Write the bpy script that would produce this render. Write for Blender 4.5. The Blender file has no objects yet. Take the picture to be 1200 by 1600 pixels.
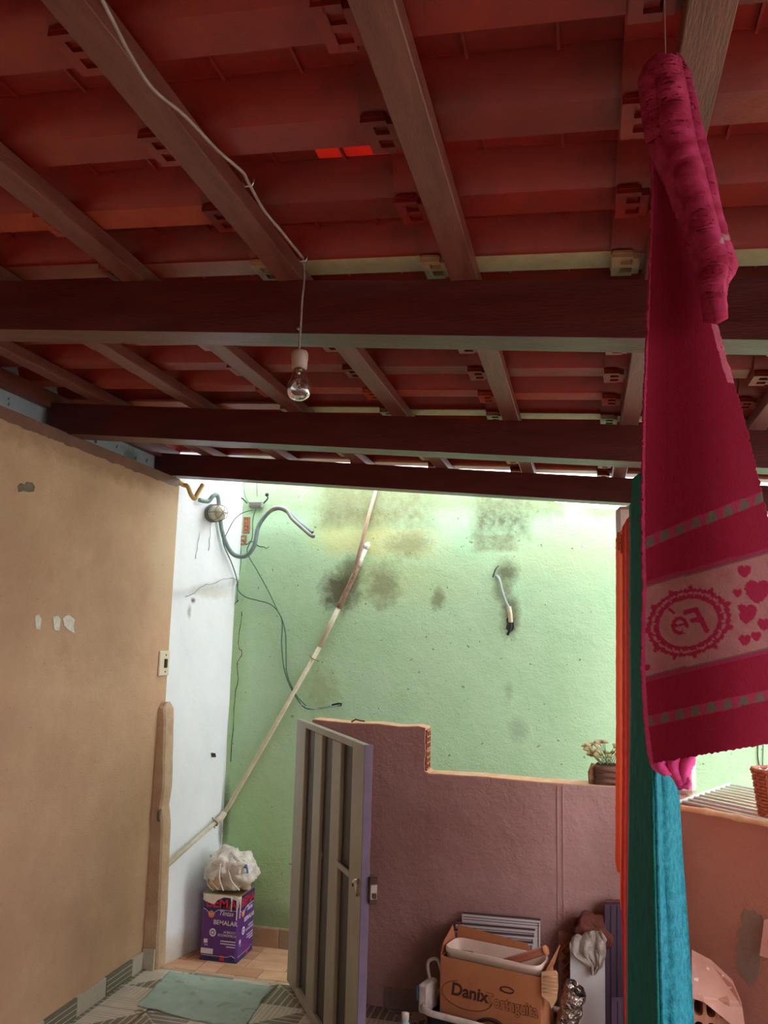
import bpy, math, random
from mathutils import Vector, Matrix, noise
random.seed(7)
C = bpy.context.scene.collection
V = Vector

# ------------------------------------------------------------------ camera
F_PX = 1294.6
RT = V((0.9720, 0.2337, 0.0252)); UP = V((0.0116, -0.1545, 0.9879)); FW = V((-0.2347, 0.9600, 0.1529))
EYE = V((0, 0, 1.7))
cam_d = bpy.data.cameras.new('camera'); cam = bpy.data.objects.new('camera', cam_d); C.objects.link(cam)
cam_d.sensor_fit = 'VERTICAL'; cam_d.sensor_height = 24.0; cam_d.lens = F_PX / 1600 * 24.0
cam_d.clip_start = 0.02
m = Matrix((RT, UP, -FW)).transposed().to_4x4(); m.translation = EYE
cam.matrix_world = m
bpy.context.scene.camera = cam

# ------------------------------------------------------------------ light and exposure
sc = bpy.context.scene
sc.view_settings.view_transform = 'Standard'; sc.view_settings.look = 'None'
sc.view_settings.gamma = 1; sc.view_settings.use_curve_mapping = False
sc.view_settings.exposure = 0.30
SKY = 5.2
world = bpy.data.worlds.new('sky'); sc.world = world; world.use_nodes = True
bg = world.node_tree.nodes['Background']
bg.inputs[0].default_value = (0.90, 0.95, 1.0, 1); bg.inputs[1].default_value = SKY

# ------------------------------------------------------------------ photo ray helpers (give real places in the room)
def ray(px, py): return RT * ((px - 600) / F_PX) + UP * ((800 - py) / F_PX) + FW
def atz(px, py, z): d = ray(px, py); return EYE + d * ((z - EYE.z) / d.z)
def atx(px, py, x): d = ray(px, py); return EYE + d * (x / d.x)
def aty(px, py, y): d = ray(px, py); return EYE + d * (y / d.y)
def atpl(px, py, p, n):
    d = ray(px, py); n = V(n); return EYE + d * ((V(p) - EYE).dot(n) / d.dot(n))

# ------------------------------------------------------------------ mesh helpers
class MB:
    def __init__(s, M=None): s.v = []; s.f = []; s.mi = []; s.M = M; s.sm = []
    def add(s, vs, fs, mi=0, smooth=False):
        o = len(s.v); s.v += [V(v) for v in vs]
        for k, f in enumerate(fs):
            s.f.append([i + o for i in f]); s.mi.append(mi if isinstance(mi, int) else mi[k]); s.sm.append(smooth)
        return s
    def box(s, x0, x1, y0, y1, z0, z1, mi=0):
        return s.add([(x0,y0,z0),(x1,y0,z0),(x1,y1,z0),(x0,y1,z0),(x0,y0,z1),(x1,y0,z1),(x1,y1,z1),(x0,y1,z1)],
                     [(3,2,1,0),(4,5,6,7),(0,1,5,4),(1,2,6,5),(2,3,7,6),(3,0,4,7)], mi)
    def bbox(s, x0, x1, y0, y1, z0, z1, b=0.004, mi=0):      # box with bevelled edges
        vs = []; idx = {}
        for i, X in enumerate((x0, x1)):
            for j, Y in enumerate((y0, y1)):
                for k, Z in enumerate((z0, z1)):
                    sx, sy, sz = (1, -1)[i], (1, -1)[j], (1, -1)[k]
                    idx[i,j,k] = len(vs)
                    vs += [(X, Y+sy*b, Z+sz*b), (X+sx*b, Y, Z+sz*b), (X+sx*b, Y+sy*b, Z)]
        g = lambda i,j,k,a: idx[i,j,k] + a
        fs = []
        for i in (0,1): fs.append([g(i,0,0,0), g(i,1,0,0), g(i,1,1,0), g(i,0,1,0)])
        for j in (0,1): fs.append([g(0,j,0,1), g(1,j,0,1), g(1,j,1,1), g(0,j,1,1)])
        for k in (0,1): fs.append([g(0,0,k,2), g(1,0,k,2), g(1,1,k,2), g(0,1,k,2)])
        for i in (0,1):
            for j in (0,1): fs.append([g(i,j,0,0), g(i,j,0,1), g(i,j,1,1), g(i,j,1,0)])
        for i in (0,1):
            for k in (0,1): fs.append([g(i,0,k,0), g(i,0,k,2), g(i,1,k,2), g(i,1,k,0)])
        for j in (0,1):
            for k in (0,1): fs.append([g(0,j,k,1), g(0,j,k,2), g(1,j,k,2), g(1,j,k,1)])
        for i in (0,1):
            for j in (0,1):
                for k in (0,1): fs.append([g(i,j,k,0), g(i,j,k,1), g(i,j,k,2)])
        return s.add(vs, fs, mi)
    def prism(s, poly, d, mi=0, mi_side=None):               # extrude a polygon of 3-D points by vector d
        n = len(poly); d = V(d); P = [V(p) for p in poly]
        fs = [list(range(n)), list(range(2*n-1, n-1, -1))] + [[i, (i+1)%n, (i+1)%n+n, i+n] for i in range(n)]
        ms = mi_side if mi_side is not None else mi
        return s.add(P + [p + d for p in P], fs, [mi, mi] + [ms]*n)
    def tube(s, pts, r, n=8, mi=0, caps=True, smooth=True):
        pts = [V(p) for p in pts]; R = r if isinstance(r, (list, tuple)) else [r]*len(pts)
        vs = []; up = None
        for i, p in enumerate(pts):
            t = (pts[min(i+1, len(pts)-1)] - pts[max(i-1, 0)])
            t = t.normalized() if t.length > 1e-9 else V((0,0,1))
            if up is None: up = t.orthogonal().normalized()
            up = (up - t*up.dot(t)); up = up.normalized() if up.length > 1e-6 else t.orthogonal().normalized()
            w = t.cross(up)
            for k in range(n):
                a = 2*math.pi*k/n; vs.append(p + (up*math.cos(a) + w*math.sin(a))*R[i])
        fs = [[i*n+k, i*n+(k+1)%n, (i+1)*n+(k+1)%n, (i+1)*n+k] for i in range(len(pts)-1) for k in range(n)]
        if caps: fs += [list(range(n-1, -1, -1)), [(len(pts)-1)*n+k for k in range(n)]]
        return s.add(vs, fs, mi, smooth)
    def lathe(s, prof, o=(0,0,0), n=24, mi=0, ax=None, smooth=True):   # prof: (r, z)
        o = V(o); Q = V((0,0,1)).rotation_difference(V(ax)).to_matrix() if ax is not None else Matrix.Identity(3)
        vs = [o + Q @ V((r*math.cos(2*math.pi*k/n), r*math.sin(2*math.pi*k/n), z)) for r, z in prof for k in range(n)]
        fs = [[i*n+k, i*n+(k+1)%n, (i+1)*n+(k+1)%n, (i+1)*n+k] for i in range(len(prof)-1) for k in range(n)]
        return s.add(vs, fs, mi, smooth)
    def grid(s, P, nu, nv, mi=0, smooth=True):               # P(i/nu, j/nv) -> point
        vs = [P(i/nu, j/nv) for j in range(nv+1) for i in range(nu+1)]; w = nu+1
        fs = [[j*w+i, j*w+i+1, (j+1)*w+i+1, (j+1)*w+i] for j in range(nv) for i in range(nu)]
        return s.add(vs, fs, mi, smooth)
    def build(s, name, mats, parent=None, fix=True):
        vs = [s.M @ v for v in s.v] if s.M else s.v
        lo = V([min(v[i] for v in vs) for i in range(3)]); hi = V([max(v[i] for v in vs) for i in range(3)])
        o = V(((lo.x+hi.x)/2, (lo.y+hi.y)/2, lo.z))
        me = bpy.data.meshes.new(name); me.from_pydata([v - o for v in vs], [], s.f)
        for mt in (mats if isinstance(mats, (list, tuple)) else [mats]): me.materials.append(mt)
        for p, mi, sm in zip(me.polygons, s.mi, s.sm): p.material_index = mi; p.use_smooth = sm
        if fix:
            import bmesh
            bm = bmesh.new(); bm.from_mesh(me); bmesh.ops.recalc_face_normals(bm, faces=bm.faces); bm.to_mesh(me); bm.free()
        me.update()
        ob = bpy.data.objects.new(name, me); C.objects.link(ob)
        put(ob, o, parent); return ob
WL = {}
def put(ob, o, parent):
    WL[ob.name] = V(o); ob.location = o
    if parent is not None: ob.parent = parent; ob.location = V(o) - WL[parent.name]
def copy(ob, o, parent=None):                                # linked copy at world place o
    c = ob.copy(); C.objects.link(c); put(c, o, parent); return c
def tag(o, label=None, cat=None, group=None, kind=None):
    if label: o['label'] = label
    if cat: o['category'] = cat
    if group: o['group'] = group
    if kind: o['kind'] = kind
    return o
def empty(name, loc, label=None, cat=None, group=None, kind=None):
    o = bpy.data.objects.new(name, None); C.objects.link(o); o.empty_display_size = .05
    put(o, loc, None); return tag(o, label, cat, group, kind)
def spline(pts, k=6):                                        # Catmull-Rom through pts
    pts = [V(p) for p in pts]; out = []
    for i in range(len(pts)-1):
        p0, p1, p2, p3 = pts[max(i-1,0)], pts[i], pts[i+1], pts[min(i+2, len(pts)-1)]
        for j in range(k):
            t = j/k
            out.append(.5*((2*p1) + (p2-p0)*t + (2*p0-5*p1+4*p2-p3)*t*t + (3*p1-p0-3*p2+p3)*t**3))
    return out + [pts[-1]]
def text(body, size, M, mt, parent, name='lettering', bold=0.0, shear=0.0, align='CENTER', ex=0.0004, sx=1.0):
    cu = bpy.data.curves.new(name, 'FONT'); cu.body = body; cu.size = size; cu.align_x = align; cu.align_y = 'CENTER'
    cu.offset = bold*size; cu.shear = shear; cu.extrude = ex; cu.resolution_u = 3
    t = bpy.data.objects.new(name + '_tmp', cu); C.objects.link(t)
    dg = bpy.context.evaluated_depsgraph_get(); me = bpy.data.meshes.new_from_object(t.evaluated_get(dg))
    bpy.data.objects.remove(t); bpy.data.curves.remove(cu)
    mb = MB(M @ Matrix.Diagonal((sx, 1, 1, 1))); mb.add([v.co for v in me.vertices], [list(p.vertices) for p in me.polygons])
    bpy.data.meshes.remove(me)
    return mb.build(name, mt, parent, fix=False)

# ------------------------------------------------------------------ material helpers
def nd(nt, kind, **kw):
    n = nt.nodes.new(kind)
    for k, v in kw.items():
        if k.startswith('i_'): n.inputs[k[2:].replace('_', ' ')].default_value = v
        elif k.startswith('n'): n.inputs[int(k[1:])].default_value = v
        else: setattr(n, k, v)
    return n
def srgb(r, g, b):
    f = lambda c: (c/255/12.92) if c/255 <= .04045 else ((c/255+.055)/1.055)**2.4
    return (f(r), f(g), f(b), 1)
def mat(name, col, col2=None, vs=6, rough=.7, bump=.0, bs=60, spec=.5, metal=0, grain=None, world=False, blobs=(),
        attr=None, trans=0, speck=None, bump2=0, bs2=8, rvar=0, coat=0):
    mt = bpy.data.materials.new(name); mt.use_nodes = True; nt = mt.node_tree; L = nt.links.new
    b = nt.nodes['Principled BSDF']
    b.inputs['Roughness'].default_value = rough; b.inputs['Metallic'].default_value = metal
    b.inputs['Specular IOR Level'].default_value = spec; b.inputs['Coat Weight'].default_value = coat
    b.inputs['Coat Roughness'].default_value = .15
    if world: co = nd(nt, 'ShaderNodeNewGeometry').outputs['Position']
    else: co = nd(nt, 'ShaderNodeTexCoord').outputs['Object']
    if grain:                                                # stretch the pattern along an axis
        mp = nd(nt, 'ShaderNodeMapping'); mp.inputs['Scale'].default_value = grain; L(co, mp.inputs[0]); cg = mp.outputs[0]
    else: cg = co
    def noi(scale, detail=5, rgh=.6, c=None):
        n = nd(nt, 'ShaderNodeTexNoise'); n.inputs['Scale'].default_value = scale; n.inputs['Detail'].default_value = detail
        n.inputs['Roughness'].default_value = rgh; L(c or cg, n.inputs['Vector']); return n.outputs[0]
    def ramp(src, a, c):
        r = nd(nt, 'ShaderNodeMapRange'); r.inputs[1].default_value = a; r.inputs[2].default_value = c; L(src, r.inputs[0]); return r.outputs[0]
    def mix(f, a, c):
        x = nd(nt, 'ShaderNodeMix', data_type='RGBA')
        if isinstance(f, float): x.inputs[0].default_value = f
        else: L(f, x.inputs[0])
        for k, w in ((6, a), (7, c)):
            if isinstance(w, tuple): x.inputs[k].default_value = w
            else: L(w, x.inputs[k])
        return x.outputs[2]
    def math_(op, a, c):
        x = nd(nt, 'ShaderNodeMath', operation=op)
        for k, w in ((0, a), (1, c)):
            if isinstance(w, (int, float)): x.inputs[k].default_value = w
            else: L(w, x.inputs[k])
        return x.outputs[0]
    cur = col
    if attr:
        a = nd(nt, 'ShaderNodeAttribute', attribute_name=attr); cur = a.outputs['Color']
        if col2: cur = mix(math_('MULTIPLY', ramp(noi(vs), .35, .7), .35), cur, col2)
    elif col2: cur = mix(ramp(noi(vs), .35, .68), col, col2)
    for bl in blobs:                                         # stains and painted tone bands: centre, radii, colour, strength, noise scale, noise amount (rect: streaky patch)
        (c, r, colr, st, ns, na), rect = bl[:6], len(bl) > 6
        s1 = nd(nt, 'ShaderNodeVectorMath', operation='SUBTRACT'); L(co, s1.inputs[0]); s1.inputs[1].default_value = c
        s2 = nd(nt, 'ShaderNodeVectorMath', operation='DIVIDE'); L(s1.outputs[0], s2.inputs[0]); s2.inputs[1].default_value = r
        if rect:
            ab = nd(nt, 'ShaderNodeVectorMath', operation='ABSOLUTE'); L(s2.outputs[0], ab.inputs[0])
            sx = nd(nt, 'ShaderNodeSeparateXYZ'); L(ab.outputs[0], sx.inputs[0])
            lv = math_('MAXIMUM', sx.outputs[0], sx.outputs[2])
            mp = nd(nt, 'ShaderNodeMapping'); mp.inputs['Scale'].default_value = (6, 6, .8); L(co, mp.inputs[0])
            d2 = math_('ADD', lv, math_('MULTIPLY', math_('SUBTRACT', noi(3, 5, .65, mp.outputs[0]), .5), -na))
            r1 = nd(nt, 'ShaderNodeMapRange'); r1.inputs[1].default_value = 1.02; r1.inputs[2].default_value = .62
            r1.inputs[4].default_value = st; L(d2, r1.inputs[0]); r2 = ramp(noi(ns, 6, .75, co), .30, .62)
            cur = mix(math_('MULTIPLY', r1.outputs[0], math_('ADD', math_('MULTIPLY', r2, .6), .4)), cur, colr); continue
        ln = nd(nt, 'ShaderNodeVectorMath', operation='LENGTH'); L(s2.outputs[0], ln.inputs[0])
        dd = math_('ADD', ln.outputs['Value'], math_('MULTIPLY', math_('SUBTRACT', noi(ns, 6, .7, co), .5), -na))
        rr = nd(nt, 'ShaderNodeMapRange'); rr.inputs[1].default_value = 1.05; rr.inputs[2].default_value = .35
        rr.inputs[4].default_value = st; L(dd, rr.inputs[0]); cur = mix(rr.outputs[0], cur, colr)
    if speck:                                                # (colour, scale, threshold, strength)
        cur = mix(math_('MULTIPLY', ramp(noi(speck[1], 2, .5), speck[2], speck[2]+.03), speck[3]), cur, speck[0])
    if isinstance(cur, tuple): b.inputs['Base Color'].default_value = cur
    else: L(cur, b.inputs['Base Color'])
    if rvar: L(math_('ADD', math_('MULTIPLY', noi(vs*1.7), rvar), rough - rvar*.5), b.inputs['Roughness'])
    if bump or bump2:
        h = math_('ADD', math_('MULTIPLY', noi(bs, 4), bump), math_('MULTIPLY', noi(bs2, 3), bump2))
        bp = nd(nt, 'ShaderNodeBump'); bp.inputs['Strength'].default_value = 1; bp.inputs['Distance'].default_value = 1
        L(h, bp.inputs['Height']); L(bp.outputs[0], b.inputs['Normal'])
    if trans:
        t = nd(nt, 'ShaderNodeBsdfTranslucent'); ms = nd(nt, 'ShaderNodeMixShader'); ms.inputs[0].default_value = trans
        if isinstance(cur, tuple): t.inputs[0].default_value = cur
        else: L(cur, t.inputs[0])
        L(b.outputs[0], ms.inputs[1]); L(t.outputs[0], ms.inputs[2]); L(ms.outputs[0], nt.nodes['Material Output'].inputs[0])
    return mt
def paint(me, fn):                                           # corner colours from fn(vertex index) -> rgba
    a = me.color_attributes.new('print', 'FLOAT_COLOR', 'POINT')
    buf = []
    for i in range(len(me.vertices)): buf += list(fn(i))
    a.data.foreach_set('color', buf)

# ------------------------------------------------------------------ measures
XL = -2.24; YG = 4.92; ZY = -.10; YLOW = 4.09; YEND = 4.235
A = .0787; TA = math.tan(A)
def zb(x): return 2.575 - TA*(x - XL)                        # underside of the rafters-beams
BT = .14                                                     # beam height
def G(px, py, off=0): return aty(px, py, YG - off)

# ================================================================== WALLS
def gb(px, py, rx, rz, col, st, ns=14, na=1.2):
    p = G(px, py); return ((p.x, p.y, p.z), (rx, .5, rz), col, st, ns, na)
MOLD = srgb(92, 88, 62); MOLD2 = srgb(120, 118, 84); YEL = srgb(196, 200, 120)
green_b = [
    gb(560, 830, .42, .16, YEL, .5, 6, 1), gb(880, 870, .5, .2, srgb(196, 212, 160), .4, 5, 1), gb(620, 900, .5, .25, srgb(190, 205, 140), .5, 5, 1),
    gb(585, 760, .43, .30, srgb(134, 130, 88), .85, 22, .35) + (1,), gb(545, 770, .20, .24, MOLD2, .6, 30, .3) + (1,), gb(585, 848, .42, .09, srgb(210, 206, 140), .6, 40, .9) + (1,),
    gb(782, 770, .19, .30, MOLD, .85, 24, .35) + (1,), gb(775, 848, .15, .06, MOLD2, .7, 26, .9) + (1,), gb(850, 770, .13, .17, MOLD2, .6, 24, .5) + (1,), gb(700, 765, .16, .14, MOLD2, .35, 24, .5) + (1,), gb(680, 755, 1.6, .22, srgb(150, 162, 118), .6, 10, .3) + (1,),  # last entry: full-width band painted darker to subdue the over-bright wall top
    gb(530, 925, .15, .15, MOLD, .9, 12, 1.6), gb(545, 895, .10, .12, MOLD, .7, 14, 1.6), gb(600, 915, .13, .16, MOLD2, .65, 14, 1.8),
    gb(685, 935, .05, .09, MOLD2, .7, 18, 1.8), gb(640, 850, .18, .1, MOLD2, .5, 20, 1.6),
    gb(790, 895, .09, .09, MOLD, .8, 18, 1.2), gb(797, 960, .07, .16, MOLD, .8, 16, 1.2), gb(783, 925, .06, .1, MOLD2, .7, 16, 1.2),
    gb(810, 1140, .07, .08, srgb(150, 170, 140), .5, 14, 1.2), gb(795, 1080, .03, .08, srgb(150, 170, 140), .5, 14, 1.2),
    gb(500, 1080, .13, .16, srgb(150, 160, 110), .5, 16, 1.6), gb(940, 800, .12, .06, srgb(140, 140, 110), .45, 9, .8),
    gb(352, 1275, .035, .26, srgb(80, 78, 60), .85, 14, .9), gb(395, 1340, .35, .75, srgb(168, 204, 140), .6, 4, .8),
    gb(365, 1050, .10, .6, srgb(156, 190, 124), .5, 6, .8), gb(420, 1440, .5, .13, srgb(120, 138, 88), .6, 8, .8)]
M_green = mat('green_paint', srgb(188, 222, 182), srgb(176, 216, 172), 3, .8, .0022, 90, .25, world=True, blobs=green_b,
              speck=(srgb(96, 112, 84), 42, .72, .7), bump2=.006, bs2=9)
wf = empty('wall_far', (0, YG, ZY), kind='structure')
top = [(-2.6, 2.74), (-2.156, 2.70), (-1.3, 2.66), (-.5, 2.60), (-.046, 2.508), (.171, 2.482), (1.0, 2.40), (4.2, 2.3)]
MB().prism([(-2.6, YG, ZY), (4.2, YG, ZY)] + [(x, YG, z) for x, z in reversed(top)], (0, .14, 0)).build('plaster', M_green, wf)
M_dark = mat('dark_crack', srgb(50, 50, 38), rough=.95)
def cracks(lst, off, parent, pl=None, r=.0022):
    for pts in lst:
        P = spline([(G(x, y) if pl is None else atpl(x, y, *pl)) for x, y in pts], 3)
        P = [p + V((random.uniform(-1, 1)*.004, 0, random.uniform(-1, 1)*.004)) for p in P]
        MB().tube(P, [r*random.uniform(.5, 1.3) for _ in P], 5).build('crack', M_dark, parent)
cracks([[(378, 955), (375, 985), (373, 1010), (378, 1020), (371, 1035), (372, 1060), (367, 1090), (364, 1140), (360, 1190)],
        [(376, 840), (385, 850), (392, 845), (402, 852), (416, 856), (421, 853)], [(371, 940), (372, 920), (376, 880), (377, 850)],
        [(372, 938), (364, 950), (362, 965), (357, 975)]], 0, wf)
# brick showing in the far wall by the corner
M_brick = mat('clay_brick', srgb(186, 126, 96), srgb(160, 100, 76), 20, .9, .002, 80, .2)
M_hole = mat('brick_cavity', srgb(70, 42, 32), rough=1, spec=.1)
def hollow_brick(x0, x1, z0, z1, yf, d, parent, nx=2, nz=3, w=.008, ax='y'):
    mb = MB()
    def bx(a0, a1, c0, c1, e0, e1, mi=0):
        mb.box(a0, a1, e0, e1, c0, c1, mi) if ax == 'y' else mb.box(e0, e1, a0, a1, c0, c1, mi)
    cw = (x1-x0-w)/nx; ch = (z1-z0-w)/nz
    for i in range(nx+1): bx(x0+i*cw, x0+i*cw+w, z0, z1, yf, yf+d)
    for j in range(nz+1): bx(x0, x1, z0+j*ch, z0+j*ch+w, yf+.0005, yf+d-.0005)
    bx(x0+.001, x1-.001, z0+.001, z1-.001, yf+(d*.75 if d > 0 else d*.3), yf+(d*.95 if d > 0 else d*.5), 1)
    return mb.build('brick', [M_brick, M_hole], parent)
p0 = G(380, 833); p1 = G(391, 808)
hollow_brick(p0.x, p1.x, p0.z, p1.z, YG-.006, .012, wf, 2, 4, .01)
hollow_brick(p0.x-.02, p0.x+.025, p0.z-.075, p0.z-.015, YG-.004, .01, wf, 1, 2, .01)
# clay skirting tiles and clay floor of the yard
M_terra = [mat('terracotta_%d' % i, srgb(*c), srgb(*d), 9, .55, .0012, 50, .4) for i, (c, d) in enumerate(
    [((205, 160, 122), (188, 140, 104)), ((214, 172, 134), (200, 150, 112)), ((196, 146, 112), (180, 132, 98)), ((208, 150, 116), (214, 176, 140))])]
M_skirt = [mat('skirting_%d' % i, srgb(*c), srgb(*d), 14, .6, .001, 60, .4) for i, (c, d) in enumerate(
    [((176, 146, 112), (160, 128, 96)), ((190, 160, 126), (172, 140, 108)), ((150, 136, 112), (164, 140, 110))])]
M_grout = mat('grout', srgb(182, 168, 146), srgb(160, 146, 124), 20, .95)
fy = empty('floor_yard', (0, 4.6, ZY), kind='structure')
MB().box(-2.5, 4.2, YEND+.001, YG+.1, ZY-.08, ZY-.012).build('screed', M_grout, fy)
bs = empty('baseboard_far', (0, YG, ZY), kind='structure')
x = -2.2; k = 0
while x < 4.1:
    w = .215
    MB().bbox(x, x+w-.005, YG-.011, YG+.001, ZY, ZY+.105, .002).build('tile', M_skirt[k % 3], bs); x += w; k += 1
MB().box(-2.2, 4.1, YG-.008, YG, ZY, ZY+.11).build('grout', M_grout, bs)
def yard_tiles():
    a = math.radians(0); s = .118; k = 0
    y = YEND+.006
    while y < YG-.012:
        x = -2.32
        while x < 1.9:
            h = s if random.random() < .8 else s
            x1 = x + (s if random.random() < .5 else 2*s)
            MB().bbox(x, x1-.003, y, min(y+s-.003, YG-.012), ZY-.012, ZY+random.uniform(-.0006, .0006), .0015).build('tile', M_terra[random.randrange(4)], fy)
            x = x1; k += 1
        y += s
yard_tiles()

# ---- left wall in tan plaster
M_tan = mat('tan_plaster', srgb(212, 172, 138), srgb(194, 154, 122), 2.2, .85, .0035, 130, .25, world=True, bump2=.01, bs2=6, blobs=[
    ((XL, 1.9, 1.3), (.5, 1.4, 1.6), srgb(176, 132, 108), .55, 3, .8), ((XL, 2.6, .5), (.5, 1.0, .5), srgb(180, 134, 108), .5, 4, .8),
    ((XL, 3.4, 2.52), (.3, 1.6, .10), srgb(150, 112, 88), .6, 16, 1.2), ((XL, 4.2, 2.2), (.3, .35, .5), srgb(206, 184, 150), .6, 5, .8),
    ((XL, 3.9, .95), (.3, .4, .8), srgb(190, 152, 118), .5, 5, .8), ((XL, 3.6, 1.75), (.3, .5, .45), srgb(150, 118, 92), .35, 6, 1.2)],
    speck=(srgb(130, 92, 68), 70, .72, .6))
M_white_scuff = mat('white_paint_smear', srgb(226, 220, 208), srgb(200, 188, 172), 60, .8)
wl = empty('wall_left', (XL, 2, 0), kind='structure')
MB().box(XL-.14, XL, -1.6, YEND, 0, 2.54).build('plaster', M_tan, wl)
def chip(name, pts, X, mt, parent, d=.003):
    P = [atx(x, y, X) for x, y in pts]; MB().prism([(X-.002, p.y, p.z) for p in P], (d+.002, 0, 0)).build(name, mt, parent)
for pts in ([(54,962),(60,960),(64,968),(62,984),(55,982)], [(82,964),(90,962),(94,968),(92,986),(84,984)], [(97,966),(106,960),(116,968),(114,978),(116,990),(108,986),(100,978)]):
    chip('paint_smear', pts, XL, M_white_scuff, wl)
M_cem = mat('cement_patch', srgb(128, 116, 100), srgb(104, 92, 80), 40, .95, .003, 60)
chip('cement_patch', [(27,760),(32,755),(38,757),(42,753),(50,754),(54,761),(52,768),(44,769),(36,767),(29,769)], XL, M_cem, wl)
# brown painted cap along the wall top
M_cap = mat('brown_cap_paint', srgb(128, 88, 72), srgb(108, 70, 58), 5, .55, .002, 40, .4, world=True)
MB().add(*(lambda pts: (pts, [list(range(len(pts)))]))([(XL+.002, 4.235, 2.545)] + [(XL+.002, y, 2.535 - (.010+.008*noise.noise(V((y*14, 0, 3)))+.006*noise.noise(V((y*40, 0, 3))))) for y in [4.2-.02*i for i in range(290)]] + [(XL+.002, -1.6, 2.585), (XL+.002, 4.235, 2.578)])).build('trim_1', M_cap, None).__setitem__('kind', 'structure')
o = MB().box(XL-.14, XL+.0025, -1.6, YEND, 2.541, 2.574).build('trim_2', M_cap, None); o['kind'] = 'structure'
# broken door jamb of plaster left standing on the end of the wall
M_jamb = mat('jamb_plaster', srgb(202, 172, 142), srgb(184, 150, 120), 7, .9, .004, 70, .2, bump2=.012, bs2=12, blobs=[])
jm = empty('broken_jamb', (XL+.04, 4.2, 0), kind='structure', label='tan plaster door jamb broken off at shoulder height')
def jamb():
    n = 26; H = 1.30; mb = MB(); rings = []
    for i in range(n+1):
        z = H*i/n; t = i/n
        w = .084*(1-t)**.8 + .042*t + .004*noise.noise(V((z*9, 1, 0)))
        if abs(z-.80) < .09: w -= .012*(1-abs(z-.80)/.09)
        y0 = 4.168 - .012*t + .003*noise.noise(V((z*11, 5, 0))); y1 = 4.262 + .003*noise.noise(V((z*8, 9, 0)))
        b = .010
        rings.append([(XL-.01, y0, z), (XL+w-b, y0, z), (XL+w, y0+b, z), (XL+w+.004*noise.noise(V((z*14, 2, 7))), (y0+y1)/2, z), (XL+w, y1-b, z), (XL+w-b, y1, z), (XL-.01, y1, z)])
    for j in range(3):
        r = [V(q) for q in rings[-1]]; c = sum(r, V())/len(r)
        rings.append([tuple(c+(q-c)*(.93-.16*j)+V((0, 0, .008*(j*.6+1)))) for q in r])
    m_ = len(rings[0]); vs = [q for r in rings for q in r]
    fs = [[i*m_+k, i*m_+(k+1) % m_, (i+1)*m_+(k+1) % m_, (i+1)*m_+k] for i in range(len(rings)-1) for k in range(m_)] + [list(range((len(rings)-1)*m_, len(rings)*m_))]
    mb.add(vs, fs); mb.build('plaster', M_jamb, jm)
jamb()
M_scar = mat('jamb_scar', srgb(120, 104, 84), srgb(90, 78, 62), 40, .95, .003, 60)
q = [(248,1268),(253,1262),(257,1268),(255,1280),(258,1292),(256,1310),(253,1308),(252,1290),(247,1280)]
P = [atx(a, b_, XL+.049) for a, b_ in q]; MB().prism([(XL+.040, p.y, p.z) for p in P], (.0115, 0, 0)).build('scar', M_scar, jm)

# ---- white corner wall beyond the jamb
W0 = V((-2.335, 4.30, 0)); W1 = V((-2.163, 4.93, 0)); wd = (W1-W0).normalized(); wn = V((wd.y, -wd.x, 0))
def WW(px, py, off=0): return atpl(px, py, W0 + wn*off, wn)
def wb(px, py, r, rz, col, st, ns=14, na=1.2): p = WW(px, py); return (tuple(p), (r, r, rz), col, st, ns, na)
M_wht = mat('white_wall_paint', srgb(240, 244, 244), srgb(232, 238, 240), 3, .75, .0015, 80, .3, world=True, bump2=.008, bs2=5, blobs=[
    wb(275, 1500, .30, .16, srgb(196, 176, 152), .75, 9, 1), wb(340, 770, .3, .1, srgb(240, 240, 225), .5, 9, 1),
    wb(345, 1300, .03, .12, srgb(110, 104, 90), .8, 20, 1.4), wb(330, 925, .2, .05, srgb(208, 200, 182), .5, 16, 1.4),
    wb(302, 938, .025, .02, srgb(96, 76, 60), .9, 30, 1), wb(296, 955, .02, .05, srgb(170, 168, 160), .8, 30, 1.4)])
wc = empty('wall_corner', tuple(W0), kind='structure')
def white_wall():
    nu, nv = 26, 110; Z1 = 2.72
    def P(u, v):
        z = ZY + (Z1-ZY)*v; b = W0.lerp(W1, u)
        edge = 1.93 + .13*u + .02*noise.noise(V((u*7, 3, 0)))           # the thicker old plaster above ends in a lip
        off = .022 if z > edge else (.022*max(0, 1-(edge-z)/.03) + 0)
        off += .004*noise.noise(V((b.x*9, b.y*9, z*5)))
        return b + wn*off + V((0, 0, z))
    MB().grid(P, nu, nv).build('plaster', M_wht, wc)
    MB().box(-2.60, -2.36, 4.30, 5.0, ZY, 2.72).build('core', M_wht, wc)
white_wall()
WP = (W0 + wn*.026, wn)
cracks([[(290, 933), (305, 926), (318, 915), (332, 912), (350, 905), (366, 904), (371, 908)], [(306, 872), (309, 850), (312, 830)], [(326, 860), (328, 835), (330, 810)]], 0, wc, WP, .0014)
P = [WW(x, y, .004) for x, y in ((330,1176),(336,1177),(337,1183),(331,1183))]; MB().prism(P, wn*.003).build('nail_hole', M_dark, wc)
# upper white wall set back above the tan wall
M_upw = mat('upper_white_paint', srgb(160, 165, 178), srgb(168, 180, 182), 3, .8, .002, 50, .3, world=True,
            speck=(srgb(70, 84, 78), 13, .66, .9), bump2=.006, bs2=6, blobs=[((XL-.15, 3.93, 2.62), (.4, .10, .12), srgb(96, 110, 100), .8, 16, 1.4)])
o = MB().box(XL-.25, XL-.141, -1.6, 4.30, 2.3, 3.0).build('wall_upper_left', M_upw, None); o['kind'] = 'structure'

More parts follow.
